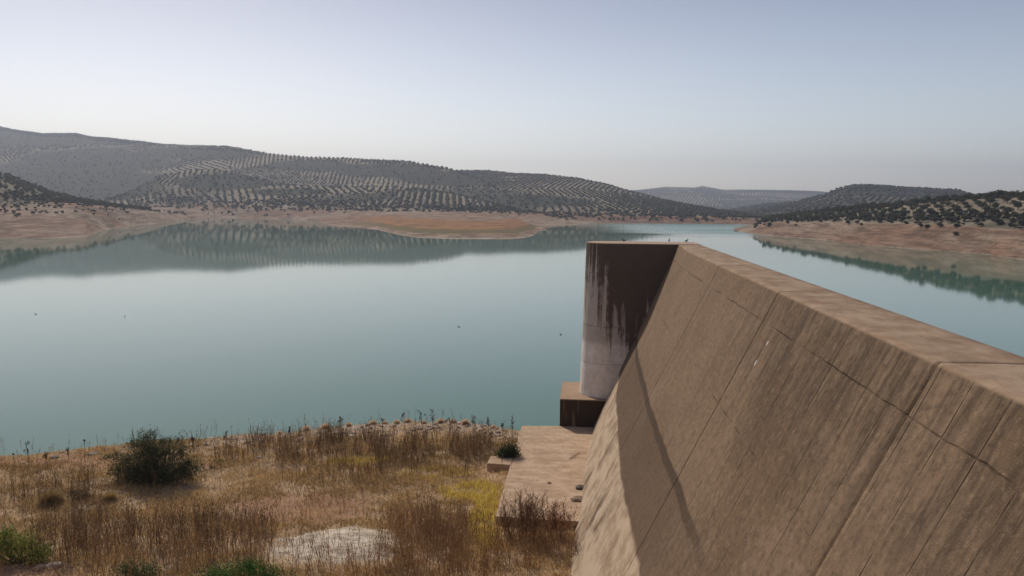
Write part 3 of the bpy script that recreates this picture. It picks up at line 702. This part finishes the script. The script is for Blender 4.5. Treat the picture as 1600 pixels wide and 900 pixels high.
# apron slab beside the wall, with a short beam sticking out
PT = 2.75
slab = empty('concrete_apron', (0, 0, 0), -WA); tag(slab, 'flat pale concrete slab on the bank at the foot of the wall', 'slab')
ring = [(-4.5, 40.7), (-4.45, 58.3), (-1.6, 58.55), (3.5, 58.55), (3.5, 40.3)]
ring2 = []
for (a0, b0), (a1, b1) in zip(ring, ring[1:]+ring[:1]):
    for t in np.linspace(0, 1, 9)[:-1]:
        ring2.append((a0+(a1-a0)*t+.05*random.gauss(0, 1)*(0 < t), b0+(b1-b0)*t+.05*random.gauss(0, 1)*(0 < t)))
frustum('deck', [(x, y, PT-1.5) for x, y in ring2], [(x, y, PT) for x, y in ring2], M_slab, slab, .03)
frustum('beam', [(-6.05, 49.2, 1.6), (-4.42, 49.1, 1.6), (-4.42, 50.7, 1.6), (-6.0, 50.8, 1.6)], [(-6.05, 49.2, 2.78), (-4.42, 49.1, 2.78), (-4.42, 50.7, 2.78), (-6.0, 50.8, 2.78)], M_slab, slab, .03)

# ------------------------------------------------------------------ dry vegetation
def ribbons(P0, P1, P2, w, col):
    """two-segment ribbon blades P0 -> P1 -> P2 (N,3)"""
    n_ = len(P0); a = g.uniform(0, math.pi, n_); s = np.stack([np.cos(a), np.sin(a)*.6, np.zeros(n_)], 1)*w[:, None]*.5
    V = np.stack([P0-s, P0+s, P1+s*.8, P1-s*.8, P2], 1).reshape(-1, 3)
    k = np.arange(n_)[:, None]*5
    T = np.concatenate([k+np.array([[0, 1, 2]]), k+np.array([[0, 2, 3]]), k+np.array([[3, 2, 4]])], 1).reshape(-1, 3)
    return V, T, np.repeat(col, 5, 0)
def join(parts):
    VV, TT, CC = [], [], []; o_ = 0
    for v, t, c_ in parts: VV.append(v); TT.append(t+o_); CC.append(c_); o_ += len(v)
    return np.concatenate(VV), np.concatenate(TT), np.concatenate(CC)
def samp(n_, x0=-46, x1=6, y0=32, y1=62):
    x = g.uniform(x0, x1, n_); y = g.uniform(y0, y1, n_); lat, al_ = toW(x, y)
    d_ = y-np.interp(x, ex, ey)
    k = (d_ < .8)&~((lat > -4.6)&(al_ > 40.3))&~((lat > -6.2)&(al_ > 49)&(al_ < 51))&(lat < .15)
    x, y = x[k], y[k]; px, py = pxy(x, y); k = (px > -90)&(py < 960); return x[k], y[k], px[k], py[k], d_[:0]
def colmix(a, b, t, var):
    a, b = np.array(a), np.array(b); t = np.clip(t, 0, 1)[:, None]; c_ = a*(1-t)+b*t
    return c_*(1+var*(g.random(len(t))*2-1))[:, None]
# short grass
x, y, px, py, _ = samp(360000)
bare = np.maximum.reduce([.8*patch(px, py, 470, 785, 120, 22), patch(px, py, 500, 852, 115, 36, .6), .95*patch(px, py, 10, 898, 100, 22), .55*patch(px, py, 120, 712, 200, 9), .8*sm(688, 668, py)*sm(300, 380, px)])
yel = np.maximum.reduce([patch(px, py, 762, 800, 28, 50, .8), patch(px, py, 740, 762, 52, 13, .8), .35*patch(px, py, 680, 735, 60, 12), .6*patch(px, py, 560, 716, 50, 7), 0*px])
cl = .5+.5*fbm(x/1.3, y/1.0, 4); k = g.random(len(x)) < (.28+.72*sm(.35, .6, cl))*(1-.93*bare)
x, y, px, py, yel, cl = x[k], y[k], px[k], py[k], yel[k], cl[k]
z = gz(x, y); h = g.uniform(.08, .28, len(x))*(.7+.6*cl)*(1+.5*yel)
ln = g.normal(size=(len(x), 2))*.6*h[:, None]
P0 = np.stack([x, y, z-.02], 1); P1 = P0+np.stack([ln[:, 0]*.4, ln[:, 1]*.4, h*.55], 1); P2 = P0+np.stack([ln[:, 0], ln[:, 1], h], 1)
tone = .5+.5*fbm(x/5+9, y/3.5, 4)
c_ = colmix((.36, .235, .10), (.74, .54, .27), tone*1.3-.1, .35)
c_ = c_*(1-yel[:, None])+yel[:, None]*colmix((.62, .46, .10), (.90, .76, .22), g.random(len(x)), .2)
v, t, cc = ribbons(P0, P1, P2, g.uniform(.022, .055, len(x)), c_)
tag(mesh_np('dry_grass', v, t, M_dry, cc), 'short straw coloured grass over the bank', kind='stuff')

# tall dead weeds with branchlets
def weeds(x, y, h, col, nb=6, spread=.22, w=.022):
    n_ = len(x); z = gz(x, y); P0 = np.stack([x, y, z-.03], 1)
    ln = g.normal(size=(n_, 2))*.17*h[:, None]; P2 = P0+np.stack([ln[:, 0], ln[:, 1], h], 1); P1 = (P0+P2)/2+np.stack([g.normal(size=n_)*.03, g.normal(size=n_)*.03, 0*h], 1)
    parts = [ribbons(P0, P1, P2, np.full(n_, w), col)]
    for i in range(nb):
        f = g.uniform(.3, .9, n_)[:, None]; B0 = P0*(1-f)+P2*f; a = g.uniform(0, 6.28, n_); L = h*g.uniform(.15, .42, n_)
        r = L*g.uniform(.2, 1, n_)*spread/.22*.5
        B2 = B0+np.stack([np.cos(a)*r, np.sin(a)*r, L], 1); B1 = (B0+B2)/2+np.stack([np.cos(a)*r*.2, np.sin(a)*r*.2, -L*.05], 1)
        parts.append(ribbons(B0, B1, B2, np.full(n_, w*.75), col*g.uniform(.8, 1.2, n_)[:, None]))
        s = np.full((n_, 3), 0.); s[:, 2] = .05*h
        if i % 2 == 0: parts.append(ribbons(B2-s*.6, B2, B2+s, np.full(n_, w*2.2), col*1.15))
    return join(parts)
x, y, px, py, _ = samp(66000)
dens = np.maximum.reduce([1.3*patch(px, py, 590, 700, 260, 22, .8), .3*patch(px, py, 620, 738, 230, 16), .9*patch(px, py, 700, 850, 130, 60), 1.0*patch(px, py, 150, 850, 110, 62), .8*patch(px, py, 310, 850, 120, 55), .55*patch(px, py, 90, 765, 130, 22), .55*patch(px, py, 480, 885, 200, 24), .7*patch(px, py, 840, 868, 80, 30), .05+0*px])
dens = dens*(1-.85*patch(px, py, 530, 845, 90, 30))*(1-.85*patch(px, py, 765, 780, 40, 55))*(1-.9*patch(px, py, 10, 898, 90, 16))
cl = .5+.5*fbm(x/.9+4, y/.9, 3); k = g.random(len(x)) < dens*(.05+.75*sm(.42, .62, cl)); x, y, px, py, cl = x[k], y[k], px[k], py[k], cl[k]
h = g.uniform(.3, 1.4, len(x))*(.75+.5*cl)*(1+.45*sm(790, 850, py)); redd = np.maximum(patch(px, py, 700, 860, 260, 50), sm(820, 900, py))
tone = .5+.5*fbm(x/3, y/3, 3)
c_ = colmix((.08, .052, .032), (.27, .175, .10), tone*1.2-.1+.3*g.normal(size=len(x)), .3); c_ = c_*(1-.55*redd[:, None])+.55*redd[:, None]*colmix((.20, .105, .055), (.38, .21, .11), tone, .3)
print('weeds', len(x), 'grass', len(t))
v, t, cc = weeds(x, y, h, c_)
tag(mesh_np('dead_weeds', v, t, M_dry, cc), 'thin tall brown weed stalks standing dead on the bank', kind='stuff')
# rubble on the brow of the bank and a few stones elsewhere
def rockmesh(n_, P, S, base):
    v = ico_v[None]*(1+.22*g.normal(size=(n_, 12, 1)))*S[:, None, None]*np.array([1.2, 1, .7]); V = (P[:, None]+v).reshape(-1, 3)
    return V, (np.arange(n_)[:, None, None]*12+ico_t[None]).reshape(-1, 3), np.repeat(np.array(base)*g.uniform(.55, 1.25, n_)[:, None], 12, 0)
n = NT('stone', .9, .2); n.bump(n.noise(n.coord(), 8, 5), .5, .05)
M_rock = n.color(n.mix(n.math('MULTIPLY', n.noise(n.coord(), 3, 5), .5), n.attr('Col', 'Color'), (.25, .2, .15)))
x = g.uniform(ex[2]-2, 0.0, 1500); y = np.interp(x, ex, ey)+g.normal(size=1500)*1.3-.7; px, py = pxy(x, y); k = (px < 818)&(g.random(1500) < np.where(px > 290, .5, .08))
x, y = x[k], y[k]; P = np.stack([x, y, gz(x, y)], 1)
v, t, cc = rockmesh(len(x), P, .03+.22*g.random(len(x))**3, (.60, .46, .36))
tag(mesh_np('rubble', v, t, M_rock, cc), 'small pale stones along the brow of the bank', kind='stuff')

# pale rock outcrop
px_, py_ = 540, 838
c0 = atz(px_+5, py_+6, 2.6); nx, ny = 46, 30; xs = np.linspace(-4.3, 3.2, nx); ys = np.linspace(-2.4, 2.6, ny); XX, YY = np.meshgrid(xs, ys)
hh = .34*np.clip(1-((XX+.2)/3.9)**2-(YY/2.3)**2+.35*fbm(XX*.8, YY*.8, 4), -.2, 1)**1 + .16*fbm(XX*1.7+2, YY*2.6, 5) - .12*np.abs(fbm(XX*.7+7, YY*1.4+3, 3))
ZZ = gz(XX+c0.x, YY+c0.y)-.05+hh
n = NT('pale_rock', .9, .2); f = n.noise(n.coord(scale=(1, 2.2, 2)), 1.1, 7, .7)
c_ = n.mix(n.ss(.35, .6, f), (.40, .32, .235), (.68, .58, .46)); c_ = n.mix(n.math('MULTIPLY', n.ss(.55, .68, n.noise(n.coord(scale=(1, 2.5, 1)), 2.2, 6, .7)), .7), c_, (.13, .10, .075)); n.bump(f, .9, .15); M_pr = n.color(c_)
o = mesh_np('rock_outcrop', np.stack([XX, YY, ZZ], -1).reshape(-1, 3), None, M_pr, quads=gridquads(ny, nx), smooth=True); o.location = (c0.x, c0.y, 0)
tag(o, 'low broad pale rock outcrop showing through the dry grass', 'rock')

# single stones
def rock(px, py, z, s, label, colr, flat=.5):
    p = ghit(px, py) if z < 2.7 else atz(px, py, z)
    bm = bmesh.new(); bmesh.ops.create_icosphere(bm, subdivisions=3, radius=1)
    sd_ = random.random()*50
    for q in bm.verts:
        k = 1+.35*mnoise.noise(q.co*1.3+Vector((sd_, 0, 0)))+.12*mnoise.noise(q.co*4); q.co = Vector((q.co.x*k*s, q.co.y*k*s*.8, q.co.z*k*s*flat))
    me = bpy.data.meshes.new('stone'); bm.to_mesh(me); bm.free(); a = me.color_attributes.new('Col', 'FLOAT_COLOR', 'POINT'); a.data.foreach_set('color', np.tile((*colr, 1), len(me.vertices)).astype(np.float32))
    me.materials.append(M_rock); o = bpy.data.objects.new('stone', me); COL.objects.link(o); o.location = (p.x, p.y, p.z+s*flat*.3); tag(o, label, 'stone'); return o
rock(907, 763, PT, .33, 'dark stone on the slab against the wall', (.10, .075, .06), .45)
rock(903, 781, PT, .45, 'flat brown stone on the slab just nearer than the dark one', (.24, .16, .11), .3)
rock(897, 822, PT, .16, 'small dark stone near the front corner of the slab by the wall', (.10, .07, .05))
rock(858, 755, PT, .13, 'small brown stone in the middle of the slab', (.25, .17, .11))
rock(86, 716, 2.6, .35, 'low grey boulder on the brow left of the dark bush', (.20, .17, .14), .4)
rock(145, 711, 2.6, .5, 'wide grey boulder on the brow beside the dark bush', (.22, .18, .15), .3)
rock(85, 886, 2.6, .42, 'pale boulder at the edge of the orange soil patch', (.50, .38, .30), .45)
rock(60, 889, 2.6, .3, 'small pinkish stone on the orange soil patch', (.42, .28, .20), .45)
rock(405, 715, 2.6, .18, 'small white stone among the brown weeds', (.6, .55, .5), .5)

# round straw tussocks on the brow
def tussock(px, py, r, colr, label, grp):
    p = ghit(px, py)
    if py < 682: D = float(np.interp(p.x, ex, ey))-.1; q_ = ray(px, py-2); p = Vector((q_.x/q_.y*D, D, 0)); r *= 1.15
    n_ = int(1100*r/.45); d_ = g.normal(size=(n_, 3)); d_[:, 2] = np.abs(d_[:, 2])*.9+.1; d_ /= np.linalg.norm(d_, axis=1)[:, None]
    L = r*g.uniform(.75, 1.08, n_)[:, None]; P0 = d_*.15*r; P2 = d_*L; P1 = (P0+P2)/2+np.array([0, 0, .06*r])
    v, t, cc = ribbons(P0, P1, P2, np.full(n_, .03), colmix(np.array(colr)*.7, np.array(colr)*1.2, g.random(n_), .15))
    o = mesh_np('grass_tussock', v, t, M_dry, cc); o.location = (p.x, p.y, float(gz(p.x, p.y))-.05); tag(o, label, 'tussock', grp)
STR = (.85, .68, .50)
for i, (a, b, r) in enumerate([(479, 668, .44), (508, 668, .46), (545, 664, .34), (583, 661, .40), (602, 662, .3), (620, 661, .34), (637, 660, .38), (662, 661, .3), (688, 661, .36), (707, 664, .3), (727, 664, .42), (772, 668, .3), (437, 675, .3)]):
    tussock(a, b+3, r, STR, 'round straw tussock on the brow: ' + ['left one of the close pair of big ones', 'right one of the close pair', 'just right of the close pair', 'large one over the middle weeds', 'small one right after the large middle one', 'one of the middle row, third over the weeds', 'big, below the tallest stalks', 'small one past the tallest stalks', 'medium one in the row nearing the slab', 'small one before the last big one', 'last big one before the slab', 'closest of all to the slab', 'small one farthest left of the row'][i], 'straw tussocks along the brow of the bank')
tussock(80, 785, .95, (.50, .36, .17), 'wide yellowish tussock below the dark bush, left one of two', 'yellowish tussocks on the left of the bank')
tussock(172, 783, .62, (.55, .40, .18), 'bright yellowish tussock right of the wider one', 'yellowish tussocks on the left of the bank')
tussock(345, 722, .28, (.50, .42, .12), 'small yellow tussock right of the dark bush', 'yellowish tussocks on the left of the bank')

# bushes
def bush(px, py, blobs_, nleaf, lsize, base, nbr, label, fuzz=.25, thin=.3, name='bush', zb=2.6, up=.6, bark=(.08, .06, .04), sprays=None, bend=.0):
    p = atz(px, py, zb); t = empty(name, (p.x, p.y, zb if zb > 2.62 else float(gz(p.x, p.y))-.05)); tag(t, label, 'bush')
    if nleaf:
        lv = leaf_cloud(nleaf, blobs_, lsize, base, up=up, fuzz=fuzz, thin=thin, var=.5, seed=int(px)); mesh_np('foliage', *lv[:2], M_leaf, lv[2], parent=t)
    pa = []
    bl = np.array(blobs_); 
    for i in range(nbr):
        b = bl[i % len(bl)]; e = b[:3]+g.normal(size=3)*b[3:6]*.45; e[2] = max(e[2], .25); s0 = np.array([g.normal()*.15, g.normal()*.15, 0])
        m_ = s0*.5+e*.5+np.array([0, 0, -.12*e[2]]) ; pa.append(([s0, m_, e, e+(e-m_)*.12], (.035, .022, .012, .004)))
    v, tt = tubes(pa); mesh_np('branches', v, tt, M_bark, parent=t); return t
D0 = 1/24.0    # metres per photo pixel at the big bush
def B(cx, cy, w_, h_, dep=None, bx=243, by=742): return ((cx-bx)*D0, 0, (by-cy)*D0, w_*D0, (dep or w_)*D0, h_*D0)
bb = [B(240, 718, 62, 24, 40), B(205, 725, 30, 16), B(285, 722, 26, 18), B(232, 692, 26, 24), B(228, 672, 18, 14), B(215, 682, 18, 9), B(262, 694, 26, 20), B(256, 678, 14, 10), B(285, 696, 12, 18), B(286, 674, 5, 10), B(200, 705, 22, 9), B(173, 702, 13, 4), B(243, 664, 9, 7), B(186, 722, 14, 10), B(300, 718, 12, 12)]
bb += [B(240+g.normal()*42, 700+g.normal()*16, 7, 5) for _ in range(16)]
t = bush(243, 743, bb+bb[:4]+[B(225, 730, 34, 12, 30), B(262, 730, 40, 12, 30)], 17000, .105, (.085, .095, .045), 60, 'big dark green feathery bush on the brow above the water', .32, .16, 'tamarisk_bush')
# green bushes at the bottom of the picture
def blb(s, n_, rx, ry, rz, seed):
    q = np.random.default_rng(seed); return [(q.normal()*rx*.5, q.normal()*ry*.5, rz*(.35+.5*q.random()), rx*.45, ry*.45, rz*.42) for _ in range(n_)]
bush(378, 903, [(-1.2, 0, .3, 1.2, .9, .5), (0, 0, .45, 1.3, 1, .55), (1.1, .1, .3, 1.1, .9, .45), (.3, .3, .6, .7, .6, .4)], 7500, .05, (.07, .17, .03), 10, 'low bright green bush at the bottom edge of the photo', name='green_bush')
bush(28, 872, [(-.8, 0, .9, 1.1, .9, .8), (.2, .1, .8, 1.0, .9, .8), (1.1, 0, .5, .8, .7, .5), (-.6, .1, 1.5, .5, .5, .4)], 5200, .065, (.20, .23, .05), 24, 'yellow green leafy bush at the left edge of the photo', name='green_bush')
bush(212, 898, [(-.4, 0, .45, .7, .6, .5), (.5, 0, .4, .8, .6, .45)], 2000, .055, (.10, .13, .05), 14, 'small dull green bush in the brown weeds near the bottom edge', name='green_bush')
bush(125, 770, [(0, 0, .3, .9, .6, .4)], 900, .05, (.10, .085, .045), 12, 'low grey green clump behind the yellowish tussocks', name='grey_bush')
bush(794, 717, [(0, 0, .8, .7, .5, .85), (.4, .1, .7, .5, .4, .8), (-.4, 0, .6, .45, .4, .6)], 3200, .08, (.055, .075, .03), 14, 'dark green clump tucked in the corner between the slab and its beam', name='green_bush', up=1.4)
# twiggy red-brown shrub in front of the slab
def twiggy(px, py, zb, hgt, wid, nst, colr, tip, label, dead=0, lean=0):
    p = atz(px, py, zb); t = empty('twiggy_shrub', (p.x, p.y, zb)); tag(t, label, 'bush'); pa = []; ends = []
    for i in range(nst):
        a = g.uniform(0, 6.28); r = wid*abs(g.normal())*.5; H = hgt*g.uniform(.55, 1.0)
        e = np.array([math.cos(a)*r+lean*H, math.sin(a)*r*.6, H]); s0 = np.array([g.normal()*.28*wid+e[0]*.15, g.normal()*.2*wid, 0]); m_ = s0*.45+e*.55
        pa.append(([s0, m_, e], (.018, .011, .004)))
        for j in range(11):
            f = g.uniform(.15, .97); b0 = (s0*(1-f)+e*f); b1 = b0+np.array([g.normal()*.16, g.normal()*.12, g.uniform(.15, .45)])*hgt/2; pa.append(([b0, (b0+b1)/2, b1], (.011, .008, .003))); ends.append(b1)
    v, tt = tubes(pa); kc = np.array(colr)*(1+.3*g.random((len(v), 1))); mesh_np('branches', v, tt, M_dry, kc, parent=t)
    E = np.array(ends); bl = [(e[0], e[1], e[2], .13, .13, .2) for e in E[::2]]
    lv = leaf_cloud(nst*16, bl, .05, tip, seed=int(px), up=1.5, fuzz=.5, thin=.25); mesh_np('foliage', *lv[:2], M_leaf, lv[2], parent=t)
GF = 2.25
twiggy(826, 842, GF, 2.7, 1.9, 56, (.26, .16, .10), (.34, .27, .15), 'tall red brown twiggy shrub in front of the slab')
twiggy(868, 838, GF, 1.9, 1.5, 40, (.28, .13, .07), (.30, .17, .09), 'shorter reddish shrub nearer the wall in front of the slab')
twiggy(800, 838, GF, 1.7, .7, 12, (.16, .09, .055), (.2, .14, .08), 'thin leaning shrub at the left front corner of the slab', lean=-.35)
# tall separate stalks seen against the water
def stalk(px, py, h, label, head=0):
    p = atz(px, py, 2.6); zz = float(gz(p.x, p.y)); n_ = 1
    t = empty('dead_stalk', (p.x, p.y, zz)); tag(t, label, 'weed stalk', 'single stalks standing against the water')
    e = np.array([g.normal()*.06*h, 0, h]); pa = [([(0, 0, -.05), e*.5+np.array([.02, 0, 0]), e], (.020, .015, .008))]
    for j in range(6):
        f = g.uniform(.35, .9); b0 = e*f; b1 = b0+np.array([g.normal()*.1, g.normal()*.06, g.uniform(.1, .28)])*h; pa.append(([b0, (b0+b1)/2+np.array([0, 0, -.02]), b1], (.010, .008, .003)))
    v, tt = tubes(pa); mesh_np('stem', v, tt, M_dry, np.tile(np.array((.10, .075, .055)), (len(v), 1)), parent=t)
    bl = [(e[0], e[1], e[2], .07, .07, .05)] if head else [(q[0][2][0], q[0][2][1], q[0][2][2], .07, .07, .14) for q in pa]
    lv = leaf_cloud(60 if head else 160, bl, .04, (.08, .06, .045), seed=int(px), up=.8); mesh_np('seed_head' if head else 'foliage', *lv[:2], M_dry, lv[2], parent=t)  # without a head, the foliage part holds the seeds on the branch tips
ST = [(22, 714, .7, 'flat headed stalk farthest left on the brow', 1), (45, 713, 1.35, 'tall bare stalk second from the left on the brow', 0), (71, 711, .6, 'short thin stalk on the brow left of the boulders', 0), (107, 708, .7, 'thin stalk rising between the brow boulders', 0),
      (132, 706, 1.25, 'tall stalk with a dark round head left of the dark bush', 1), (300, 690, .8, 'faint stalk just right of the dark bush', 0), (352, 685, .9, 'thin branching stalk above the pale stones', 0),
      (453, 675, .9, 'bushy dark stalk left of the pair of tussocks', 0), (532, 666, 1.1, 'bushy stalk right of the pair of tussocks', 0), (598, 664, 1.0, 'slim stalk left of the tall middle stalks', 0), (633, 661, 1.2, 'tall stalk left of the tallest middle pair', 0),
      (660, 661, 1.35, 'tall forked stalk in the middle of the brow', 0), (676, 661, 1.4, 'tallest stalk in the middle of the brow', 0), (702, 664, .9, 'short stalk right of the tallest one', 0), (740, 666, 1.1, 'stalk over the last big tussock', 0), (763, 668, 1.2, 'thick bushy stalk nearing the slab', 0), (800, 674, 1.5, 'dark stalk at the corner of the slab against the water', 0), (785, 672, .9, 'small stalk left of the slab corner', 0)]
for a in ST: stalk(a[0], a[1]+3, a[2], a[3], a[4])
# dry stick lying on the slab
p = atz(896, 714, PT+.03); v, tt = tubes([([(-.35, -.5, .03), (0, 0, .05), (.25, .5, .04), (.5, .9, .03)], (.02, .03, .025, .012)), ([(0, 0, .05), (-.2, .3, .10)], (.018, .006))])
o = mesh_np('dry_stick', v, tt, M_bark); o.location = p; tag(o, 'thin dry stick lying on the slab beside the wall', 'stick')

# ------------------------------------------------------------------ birds
def bird(loc, s, mat, label, rz=0, perched=True, grp=None):
    bm = bmesh.new()
    def ball(c, r, sc): 
        q = bmesh.ops.create_uvsphere(bm, u_segments=12, v_segments=8, radius=r); 
        for v_ in q['verts']: v_.co = Vector((v_.co.x*sc[0]+c[0], v_.co.y*sc[1]+c[1], v_.co.z*sc[2]+c[2]))
    z0 = .10 if perched else .04
    ball((0, 0, z0+.07), .09, (1.7, .85, .85)); ball((.13, 0, z0+.14), .05, (1, .8, 1.3)); ball((.17, 0, z0+.21), .045, (1.1, 1, 1))
    q = bmesh.ops.create_cone(bm, segments=8, radius1=.014, radius2=.001, depth=.06)
    for v_ in q['verts']: v_.co = Vector((v_.co.z+.235, v_.co.y, v_.co.x+z0+.205))
    ball((-.2, 0, z0+.06), .05, (2.2, .7, .35))
    if perched:
        for sy in (-.03, .03):
            q = bmesh.ops.create_cone(bm, segments=6, radius1=.008, radius2=.008, depth=.12)
            for v_ in q['verts']: v_.co = Vector((v_.co.x, v_.co.y+sy, v_.co.z+.05))
    me = bpy.data.meshes.new('bird'); bm.to_mesh(me); bm.free(); me.materials.append(mat)
    for p_ in me.polygons: p_.use_smooth = True
    o = bpy.data.objects.new('bird', me); COL.objects.link(o); o.location = loc; o.scale = (s, s, s); o.rotation_euler = (0, 0, rz); tag(o, label, 'bird', grp)
q = W(3.3, 61.8, 17.03); bird(q, .75, M_bird, 'small dark bird on the top of the pier', 2.8)
q = W(6.9, 62.3, 17.03); bird(q, .85, M_bird, 'dark upright bird on the pier top near the wall', 1.2)
q = W(8.2, 61.9, 17.03); bird(q, .85, M_bird, 'bird perched where the pier top meets the wall', .4)
for a, b, s, lb in ((56, 491, 1.3, 'small dark waterbird floating far out at left, upper left of two'), (195, 495, 1.5, 'small dark waterbird floating out from the dark bush, right of two'), (717, 511, 1.3, 'small dark waterbird floating well left of the pier'), (876, 523, 1.4, 'small dark waterbird floating close beside the pier')):
    p = atz(a, b, 0); bird((p.x, p.y, -.04), s*.62, M_bird, lb, random.uniform(0, 6), False)

# two pale mortar patches on the wall face and an added dark lump in place of the drain notch on its top
wall = bpy.data.objects['spillway_wall']
for a_, lift, sz in ((25.9, 1.55, .075), (26.0, 2.25, .09)):
    bm = bmesh.new(); bmesh.ops.create_icosphere(bm, subdivisions=2, radius=1)
    for v_ in bm.verts:
        k = 1+.4*mnoise.noise(v_.co*2+Vector((a_*9, 0, 0))); v_.co = Vector((v_.co.x*.012, v_.co.y*sz*k*.7, v_.co.z*sz*k*1.2))
    me = bpy.data.meshes.new('mortar_patch'); bm.to_mesh(me); bm.free(); nm = bpy.data.materials.get('mortar') or NT('mortar').color((.62, .58, .54)); me.materials.append(nm)
    o = bpy.data.objects.new('mortar_patch', me); COL.objects.link(o); o.parent = wall
    o.location = (6.94-.475*lift-.004, a_, 17-lift); o.rotation_euler = (0, math.atan(.475), 0); tag(o, 'small pale mortar patch on the wall face')
o = rock(1500, 560, PT, .1, 'dark lump standing in for the drain notch in the wall top near the right edge of the photo', (.06, .045, .035)); o.location = W(8.6, 13.55, 17.03)
